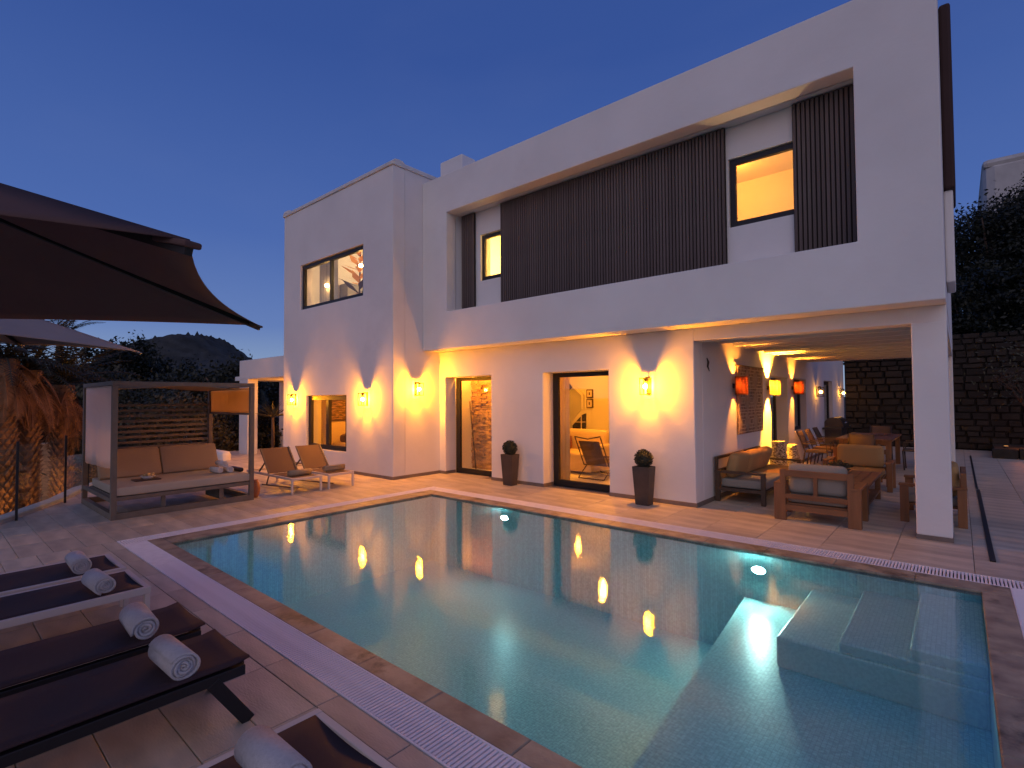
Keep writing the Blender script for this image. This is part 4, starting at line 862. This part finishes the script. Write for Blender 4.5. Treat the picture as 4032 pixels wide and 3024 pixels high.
# ------------------------------------------------------------------ parasols
def parasol(Cs, apex, m_out, label, mast, sag=.11, drop=.0, group='cantilever parasols over the near loungers'):
    t = thing('parasol', label, 'parasol', mast, group); Cs = [Vector(c) for c in Cs]; apex = Vector(apex); cen = sum(Cs, Vector()) / 4
    n = 14
    for k in range(4):
        A, B_ = Cs[k], Cs[(k + 1) % 4]; v = []
        for i in range(n + 1):
            u = i / n; e = A.lerp(B_, u); inw = (cen - A.lerp(B_, .5)).normalized(); e = e + inw * (sag if k == 0 else sag * .5) * 4 * u * (1 - u) * ((A - B_).length / 3) + Vector((0, 0, .02 * 4 * u * (1 - u)))
            for j in range(n + 1):
                w = j / n; p = e.lerp(apex, w); p.z -= .05 * math.sin(math.pi * w) * (1 - abs(2 * u - 1)) ** .5 ; v.append(p)
        f = [(i * (n + 1) + j, (i + 1) * (n + 1) + j, (i + 1) * (n + 1) + j + 1, i * (n + 1) + j + 1) for i in range(n) for j in range(n)]
        o = MB().add(v, f, True).build('canopy_panel', m_out, t); o.modifiers.new('t', 'SOLIDIFY').thickness = .003
        MB().bar(A - Vector((0, 0, .02)), apex - Vector((0, 0, .05)), .02, .032).build('rib', 'dark_frame', t)
        d = (cen - A).normalized(); MB().bar(A - d * .015 - Vector((0, 0, .012)), A + d * .10 + Vector((0, 0, .01)), .045, .016).build('corner_pocket', m_out, t, .005)
    MB().lathe([(.06, -.12), (.06, .05), (.02, .09)], apex).build('hub', 'dark_frame', t)
    mx, my, mz = mast; top = apex.z + .35
    MB().box(mx - .05, mx + .05, my - .05, my + .05, 0, top).build('mast', 'dark_frame', t, .006); MB().bar((mx, my, top), apex + Vector((0, 0, .12)), .06, .09).build('arm', 'dark_frame', t); MB().cbox(mx - .45, mx + .45, my - .45, my + .45, 0.001, .06, .01).build('base', 'dark_frame', t)
parasol([(-3.99, 1.70, 2.163), (-1.367, .42, 1.978), (-2.69, -2.27, 2.08), (-5.38, -.97, 2.06)], (-3.35, -.26, 2.67), 'canopy', 'large dark taupe parasol close overhead at upper left', (-4.35, -2.3, 0))
parasol([(-10.35, 1.027, 2.425), (-8.00, 1.91, 2.23), (-6.95, -.42, 2.30), (-9.3, -1.35, 2.45)], (-8.62, .25, 2.88), 'canopy_pale', 'smaller parasol with pale top farther left', (-8.25, -1.9, 0), .08)

# ------------------------------------------------------------------ terrace edge: kerb, glass balustrade
t = thing('edge_kerb', 'low white kerb curving along the left edge of the terrace', 'kerb', (-10, 1.2, 0)); m = MB()
for (a, b_) in zip(kerb_pts, kerb_pts[1:]): 
    a, b_ = Vector((*a, .0)), Vector((*b_, .0)); d = (b_ - a).normalized(); nn = Vector((-d.y, d.x, 0)) * -.10
    m.bar(a + nn * -1 - d * .03 + Vector((0, 0, -.09)), b_ + nn * -1 + d * .03 + Vector((0, 0, -.09)), .2, .30)
m.build('kerb', 'gravel_edge', t, .02)
t = thing('low_parapet', 'low rounded white parapet behind the daybed', 'wall', (-15.3, 5.3, 0)); MB().box(-17.2, -14.75, 5.35, 5.6, -.2, .24).build('wall', 'plaster', t, .09)
rail = thing('glass_balustrade', 'frameless glass balustrade on thin dark posts along the left edge', 'balustrade', (-10, 1.2, 0))
pp = [(-8.45, -.02), (-9.63, .93), (-10.70, 1.588), (-11.75, 2.05), (-13.3, 3.2)]
for x, y in pp: MB().box(x - .014, x + .014, y - .014, y + .014, 0, 1.06).build('post', 'black_metal', rail)
for a, b_ in zip(pp, pp[1:]):
    a, b_ = Vector((*a, 0)), Vector((*b_, 0)); d = (b_ - a).normalized(); MB().bar(a + d * .03 + Vector((0, 0, .53)), b_ - d * .03 + Vector((0, 0, .53)), .010, .96).build('pane', 'rail_glass', rail)
# dark channel line right of the column
t = thing('floor_rail', 'thin black rail line running back along the paving right of the column', 'rail', (.2, 12, 0))
MB().box(.19, .235, 6.80, 11.8, .001, .012).build('rail', 'black_metal', t); MB().box(.185, .215, 11.95, 18.3, .001, .012).build('rail', 'black_metal', t)

# ------------------------------------------------------------------ stone wall at the back right
sw = thing('stone_wall', 'rough dry stone garden wall behind the terrace', 'wall', (0, 20.6, 0)); MB().box(-2.9, 14, 20.55, 21.0, -.1, 3.35).build('mortar_core', 'mortar', sw)
cnt = 0; z = 0.; small = MB()
while z < 3.35:
    h = random.uniform(.15, .24); x = -2.9
    while x < 5.2:
        w = random.uniform(.20, .50); x2 = min(x + w, 5.2); d = random.uniform(.03, .09); y = 20.55
        m = MB() if x < 2.6 and cnt < 299 else small; j = lambda a: random.uniform(-a, a)
        v = [(x + .012 + j(.012), y + .02, z + .012 + j(.012)), (x2 - .012 + j(.012), y + .02, z + .012 + j(.012)), (x2 - .012 + j(.012), y + .02, z + h - .012 + j(.012)), (x + .012 + j(.012), y + .02, z + h - .012 + j(.012))]
        c = Vector(v[0]) + Vector(v[2]); c *= .5; fr = [Vector(p).lerp(c, .13) + Vector((j(.01), -d - .02 + j(.012), 0)) for p in v]
        m.add(v + fr, [(0, 1, 5, 4), (1, 2, 6, 5), (2, 3, 7, 6), (3, 0, 4, 7), (4, 5, 6, 7)])
        if m is not small: m.build('stone', 'stone', sw); cnt += 1
        x = x2
    z += h
small.build('distant_stones', 'stone', sw, kind='stuff')
t = thing('planting_bed', 'low stone edged planting bed in front of the stone wall', 'planter', (2.5, 18.2, 0)); m = MB()
for k in range(16): x = .62 + k * .5; m.cbox(x, x + .47, 17.95 + random.uniform(-.03, .03), 18.3, 0, .26 + random.uniform(-.03, .04), .03)
m.build('edge_stones', 'stone', t); MB().box(.7, 8.5, 18.3, 20.5, 0, .2).build('soil', 'garden', t)
t = thing('bare_tree', 'small bare tree in the planting bed at the right edge', 'tree', (1.55, 19.3, .2)); m = MB()
def branch(p, d, l, r, lev):
    q = p + d * l; m.tube([p, p.lerp(q, .5) + Vector((random.uniform(-.05, .05), random.uniform(-.05, .05), 0)) * l, q], [r, r * .85, r * .65], 6)
    if lev:
        for _ in range(3 if lev > 1 else 4): branch(q, (d + Vector((random.uniform(-.9, .9), random.uniform(-.9, .9), random.uniform(-.1, .5)))).normalized(), l * .68, r * .62, lev - 1)
branch(Vector((1.55, 19.3, .2)), Vector((.02, 0, 1)), .8, .07, 5); m.build('trunk', 'bark', t)
lf = MB()
for k in range(500):
    a = Vector(rng.normal(size=3)) * .55 + Vector((1.55, 19.3, 2.2)); d = Vector(rng.normal(size=3)).normalized() * .05; s = d.orthogonal().normalized() * .025; lf.add([a - d, a + s, a + d, a - s], [(0, 1, 2, 3)])
lf.build('leaves', 'leaf_olive', t)
t = thing('garden_lamp', 'small orange ground lamp hidden in the planting bed', 'lamp', (.9, 18.6, .2)); MB().lathe([(.05, 0), (.05, .08)], (.9, 18.6, .2)).build('housing', 'black_metal', t); MB().lathe([(.04, .081), (.04, .086)], (.9, 18.6, .2)).build('lens', 'uplight', t)
lamp('POINT', (1.2, 18.9, .5), 6, (1, .26, .05), .12, name='garden_lamp_light')

# ------------------------------------------------------------------ trees
def crown(c, rad, n, size, clumps, seed, flat=.0):
    n = int(n * 2.2); size = size * .55; clumps = int(clumps * 1.6)
    r = np.random.default_rng(seed); cc = r.normal(size=(clumps, 3)); cc /= np.linalg.norm(cc, axis=1)[:, None]; cc *= r.uniform(.35, 1., size=(clumps, 1)); cc[:, 2] *= 1 - .0
    cc = np.array(c) + cc * np.array(rad); k = r.integers(0, clumps, n); cs = min(rad) * .36
    p = cc[k] + r.normal(size=(n, 3)) * cs * .42 * r.uniform(.5, 1.2, size=(n, 1)); d = r.normal(size=(n, 3)); d /= np.linalg.norm(d, axis=1)[:, None]; e = np.cross(d, r.normal(size=(n, 3))); e /= np.linalg.norm(e, axis=1)[:, None]
    s = size * r.uniform(.6, 1.4, size=(n, 1)); v = np.stack([p - d * s, p + e * s * .5, p + d * s, p - e * s * .5], 1).reshape(-1, 3)
    me = bpy.data.meshes.new('crown'); me.vertices.add(4 * n); me.vertices.foreach_set('co', v.ravel().astype(np.float32)); me.loops.add(4 * n); me.loops.foreach_set('vertex_index', np.arange(4 * n, dtype=np.int32)); me.polygons.add(n); me.polygons.foreach_set('loop_start', np.arange(0, 4 * n, 4, dtype=np.int32)); me.polygons.foreach_set('loop_total', np.full(n, 4, dtype=np.int32)); me.update(calc_edges=True); me.validate(); return me
def at(u, v, dist):
    d = CF + CR * ((u - 2016) / 2034.91) - CU * ((v - 1512) / 2034.91); return Vector((0, 0, 1.6)) + d * dist
seed = 10
def tree(base, h, rad, n, size, m, label, cat='tree', group=None, clumps=40, trunk_r=.18, name='broadleaf_tree'):
    global seed; seed += 1; x, y, z = base; t = thing(name, label, cat, base, group)
    MB().tube([(x, y, z), (x + .1, y, z + h * .4), (x - .1, y + .1, z + h * .8)], [trunk_r, trunk_r * .75, trunk_r * .35], 8).build('trunk', 'bark', t)
    mm = MB()
    for k in range(5): a = k * 1.3 + seed; mm.tube([(x, y, z + h * .45), (x + math.cos(a) * rad[0] * .6, y + math.sin(a) * rad[1] * .6, z + h * .8)], [trunk_r * .5, trunk_r * .15], 6)
    mm.build('limbs', 'bark', t)
    o = bpy.data.objects.new('crown', crown((0, 0, h * .66), rad, n, size, clumps, seed)); o.data.materials.append(M[m]); COL.objects.link(o); o.parent = t; return t
GT = 'dark trees beyond the left edge of the terrace'
def tree_at(u, vtop, dist, rad, m, label, n=5000, size=.22, **k):
    top = at(u, vtop, dist); gz = -1.6; h = (top.z - gz); rz = rad[2]; hh = (h - rz * 1.0) / .66
    return tree((top.x, top.y, gz), hh, rad, n, size, m, label, **k)
tree_at(480, 1330, 34, (2.3, 2.3, 2.2), 'leaf_dark', 'round topped pine standing highest above the dark garden at left', 5000, .2, group=GT)
tree_at(620, 1420, 38, (4.2, 4, 3.4), 'leaf_dark', 'broad dark tree right of the round topped pine', 7000, .26, group=GT)
tree_at(760, 1442, 32, (3.4, 3, 3), 'leaf_mid', 'dark bushy tree below the distant hill', 7000, .22, group=GT)
tree_at(880, 1432, 26, (2.4, 2.2, 2.6), 'leaf_mid', 'tree with loose olive leaves beside the annex', 6000, .18, group=GT)
tree_at(1000, 1450, 30, (3, 3, 2.6), 'leaf_dark', 'dark tree behind the annex wall', 5000, .2, group=GT)
tree_at(350, 1440, 24, (3, 3, 2.6), 'leaf_mid', 'low tree behind the parasol tip', 6000, .18, group=GT)
tree_at(560, 1500, 20, (3.6, 2.4, 2.6), 'leaf_mid', 'bushy tree seen above the daybed roof', 9000, .14, group=GT)
tree_at(180, 1430, 22, (3, 3, 2.6), 'leaf_olive', 'olive green tree behind the palm trunks', 6000, .18, group=GT)
tree_at(760, 1560, 17, (2.4, 2, 1.7), 'leaf_olive', 'shrubby tree seen through the daybed slats', 8000, .11, group=GT)
tree_at(1090, 1560, 19, (1.6, 1.6, 1.6), 'leaf_dark', 'dark shrub seen through the porch opening', 5000, .12, group=GT)
tree_at(60, 1500, 26, (4, 3, 2.8), 'leaf_olive', 'tree at the far left edge behind the palms', 6000, .2, group=GT)
GR = 'dark trees behind the stone wall at right'
for (u, v, dist, rad, lab, sz) in ((3905, 770, 24, (2.6, 2.4, 3.0), 'tall dark tree nearest the villa corner behind the stone wall', .15), (4090, 690, 26, (3.0, 3, 3.4), 'tallest dark tree at the right edge of the photo', .16), (3830, 1010, 22, (1.8, 1.8, 3.0), 'dark bushy tree low beside the villa corner', .14), (4000, 1150, 21, (2.6, 1.8, 2.6), 'dark shrubby tree hanging over the stone wall', .14), (4230, 960, 23, (3, 3, 3.6), 'dark tree just outside the right edge', .16)):
    top = at(u, v, dist); x, y = top.x, top.y; y = max(y, 21.3); tree((x, y, -.1), max(3., (top.z + .1 - rad[2]) / .66), rad, 11000, sz, 'leaf_dark', lab, group=GR, clumps=70)
t = thing('hedge', 'dense dark hedge along the top of the stone wall', 'hedge', (2, 22, 2.5)); o = bpy.data.objects.new('foliage', crown((0, 0, .9), (5.5, .9, 2.6), 22000, .13, 160, 99)); o.data.materials.append(M['leaf_dark']); COL.objects.link(o); o.parent = t
nb = thing('neighbour_house', 'pale rounded neighbouring building above the dark trees at right', 'house', (6, 42, 0)); MB().box(1.35, 12, 40, 52, -1, 15.1).build('walls', 'pale_wall', nb, .5); MB().box(1.32, 12.03, 39.97, 52.03, 14.6, 15.14).build('parapet', 'pale_wall', nb, .25)

# palms
def frond(mb, base, az, el, ln, droop, leaf=.36, n=22, w=.022):
    d0 = Vector((math.cos(az) * math.cos(el), math.sin(az) * math.cos(el), math.sin(el))); p = Vector(base); pts = [p.copy()]; d = d0.copy(); st = ln / n
    for i in range(n): d = (d + Vector((0, 0, -droop / n))).normalized(); p = p + d * st; pts.append(p.copy())
    mb.tube(pts[::3] + [pts[-1]], [.018 * (1 - i / (len(pts[::3]) + 1)) + .003 for i in range(len(pts[::3]) + 1)], 4, False)
    for i in range(2, n):
        q = pts[i]; dd = (pts[i + 1] - pts[i - 1]).normalized() if i < n else d; s = dd.cross(Vector((0, 0, 1))).normalized(); ll = leaf * math.sin(math.pi * (i / n) ** .7) + .05
        for sg in (-1, 1):
            e = (s * sg + dd * .7 + Vector((0, 0, -.35 + random.uniform(-.2, .2)))).normalized(); b_ = dd * w; mb.add([q - b_, q + e * ll * .6 + b_ * .2, q + e * ll, q + b_], [(0, 1, 2, 3)])
def palm(x, y, z, h, r, label, crown_n=26, skirt=30, fl=2.0, skm='frond_dry'):
    t = thing('palm_tree', label, 'palm tree', (x, y, z), 'palm trees in the lower garden'); m = MB()
    m.tube([(x, y, z), (x, y, z + h * .5), (x + .04, y, z + h)], [r * .82, r * .74, r * .86], 12); m.build('trunk', 'palm_trunk', t)
    m = MB(); rows = int(h / .11)
    for j in range(rows):
        for i in range(11):
            a = (i + .5 * (j % 2)) / 11 * 2 * math.pi; zz = z + .05 + j * .11; rr = r * .78; o = Vector((math.cos(a), math.sin(a), 0)); s = Vector((-o.y, o.x, 0)); c = Vector((x, y, zz)) + o * rr
            L2 = random.uniform(.7, 1.25); m.add([c - s * .05 - Vector((0, 0, .04)), c + s * .05 - Vector((0, 0, .04)), c + o * .075 * L2 + Vector((0, 0, .075 * L2)), c + Vector((0, 0, .07))], [(0, 1, 2), (1, 3, 2), (3, 0, 2)])
    m.build('leaf_bases', 'palm_trunk', t)
    m = MB()
    for k in range(crown_n): frond(m, (x, y, z + h), k * 2.4, R_(random.uniform(5, 78)), fl * random.uniform(.85, 1.1), random.uniform(.8, 1.5))
    m.build('fronds', 'leaf_mid', t)
    if skirt:
        m = MB()
        for k in range(skirt): frond(m, (x + .12 * math.cos(k), y + .12 * math.sin(k), z + h - random.uniform(0, .5)), k * 2.4, R_(random.uniform(-60, -10)), fl * .75 * random.uniform(.7, 1.1), 1.6, .3)
        m.build('dry_skirt', skm, t)
    return t
def uplight(x, y, z, tgt, e, label, spot=70):
    t = thing('ground_spotlight', label, 'lamp', (x, y, z), 'ground spotlights lighting the palms')
    MB().lathe([(.06, 0), (.06, .09)], (x, y, z)).build('housing', 'black_metal', t); MB().lathe([(.045, .091), (.045, .096)], (x, y, z)).build('lens', 'uplight', t)
    d = Vector(tgt) - Vector((x, y, z + .14)); lamp('SPOT', (x, y, z + .14), e, (1, .36, .09), .05, rot=d.to_track_quat('-Z', 'Y').to_euler(), name='spotlight_beam', spot=R_(spot))
def gp(u, v, z):
    d = CF + CR * ((u - 2016) / 2034.91) - CU * ((v - 1512) / 2034.91); return Vector((0, 0, 1.6)) + d * ((z - 1.6) / d.z)
pal = [(248, 12.5, 3.6, .24, 'palm with brightly lit trunk just left of the daybed'), (110, 11.5, 3.9, .26, 'palm behind the thin balustrade post with lit shaggy trunk'), (12, 10.8, 4.1, .27, 'palm at the left edge of the photo with lit trunk'), (1055, 19.5, 2.5, .26, 'palm with lit trunk seen through the porch opening')]
for i, (u, dist, h, r, lab) in enumerate(pal):
    q = at(u, 1600, dist); palm(q.x, q.y, -1.6, h, r, lab, fl=1.7 if i < 3 else 1.3, skirt=34 if i < 3 else 10)
    c = Vector((q.x, q.y, 0)).normalized(); uplight(q.x - c.x * .75 + .18, q.y - c.y * .75 - .25, -1.6, (q.x, q.y, h * .25 - .8), 62 if i < 3 else 90, 'ground spotlight at the foot of the ' + lab.split(' with')[0].split(' behind')[0].split(' at')[0] + (' next to the daybed', ' behind the balustrade post', ' at the left edge', ' in the porch opening')[i])
q = at(235, 1335, 24); palm(q.x, q.y, -1.6, q.z + 1.6, .14, 'tall palm whose frond tips show above the farther parasol', 22, 0, 2.2)
q = at(1075, 1615, 15.5)
t = thing('spiky_plant', 'spiky pale plant seen through the porch opening', 'plant', (q.x, q.y, -.3)); m = MB()
for k in range(26):
    a, el = k * 2.4, random.uniform(.1, 1.3); d = Vector((math.cos(a) * math.cos(el), math.sin(a) * math.cos(el), math.sin(el))); s = d.cross(Vector((0, 0, 1))).normalized() * .025; c = Vector((q.x, q.y, q.z - .2)); l = random.uniform(.4, .62)
    m.add([c - s, c + s, c + d * l * .6 + s * .9, c + d * l - Vector((0, 0, .06)), c + d * l * .6 - s * .9], [(0, 1, 2, 3, 4)])
m.build('leaves', 'leaf_olive', t); MB().tube([(q.x, q.y, -.3), (q.x, q.y, q.z - .2)], .05).build('stem', 'bark', t)
# garden pier and low garden walls
q = gp(186, 1975, -1.4)
t = thing('garden_pier', 'square sandy stone pier between the lit palms', 'pier', (q.x, q.y, -1.6)); MB().box(q.x - .28, q.x + .28, q.y - .28, q.y + .28, -1.6, .35).build('pier', 'stone_in', t, .02)
t = thing('garden_wall', 'low white garden walls seen through the daybed slats', 'wall', (-22, 9.5, -1.6)); MB().box(-22.5, -22.2, 6.5, 9.0, -1.6, .55).box(-21.3, -21.0, 9.2, 11.4, -1.6, 1.0).build('wall', 'pale_wall', t, .05)
sh = MB()
for k in range(9000):
    x, y = random.uniform(-26, -11), random.uniform(-8, 12)
    if inside(x, y): continue
    c = Vector((x, y, -1.6 + abs(random.gauss(0, .35)))); d = Vector((random.gauss(0, 1), random.gauss(0, 1), random.uniform(0, 1.5))).normalized() * random.uniform(.08, .2); s = d.orthogonal().normalized() * .03; sh.add([c - d, c + s, c + d, c - s], [(0, 1, 2, 3)])
sh.build('ground_cover', 'leaf_olive', None, kind='stuff')
# far wooded hills
def hill(cx, cy, rx, ry, h, name, seed, m='hill', n=110):
    r = np.random.default_rng(seed); v = []; f = []
    ph = r.uniform(0, 6, 8)
    for j in range(n + 1):
        for i in range(n + 1):
            x, y = -1 + 2 * i / n, -1 + 2 * j / n; d = math.hypot(x, y); b_ = max(0, math.cos(min(d, 1) * math.pi) * .5 + .5); z = h * b_ * (1 + .12 * math.sin(5 * x + ph[0]) * math.sin(4 * y + ph[1]) + .06 * math.sin(13 * x + ph[2]) * math.sin(11 * y + ph[3])) + b_ * (r.normal() * h * .016 + abs(r.normal()) * h * .02)
            v.append((cx + x * rx, cy + y * ry, -1.7 + z))
    f = [(j * (n + 1) + i, j * (n + 1) + i + 1, (j + 1) * (n + 1) + i + 1, (j + 1) * (n + 1) + i) for j in range(n) for i in range(n)]
    return struct(MB().add(v, f, True).build(name, m, None))
q = at(740, 1325, 620); hill(q.x, q.y, 190, 190, q.z, 'wooded_hill', 1)
q = at(980, 1432, 400); hill(q.x, q.y, 150, 150, q.z, 'wooded_hill', 2)
q = at(350, 1455, 300); hill(q.x, q.y, 140, 140, q.z, 'wooded_hill', 3)
q = at(640, 1452, 130); hill(q.x, q.y, 60, 60, q.z, 'wooded_hill', 4)
q = at(60, 1440, 160); hill(q.x, q.y, 70, 70, q.z, 'wooded_hill', 5)
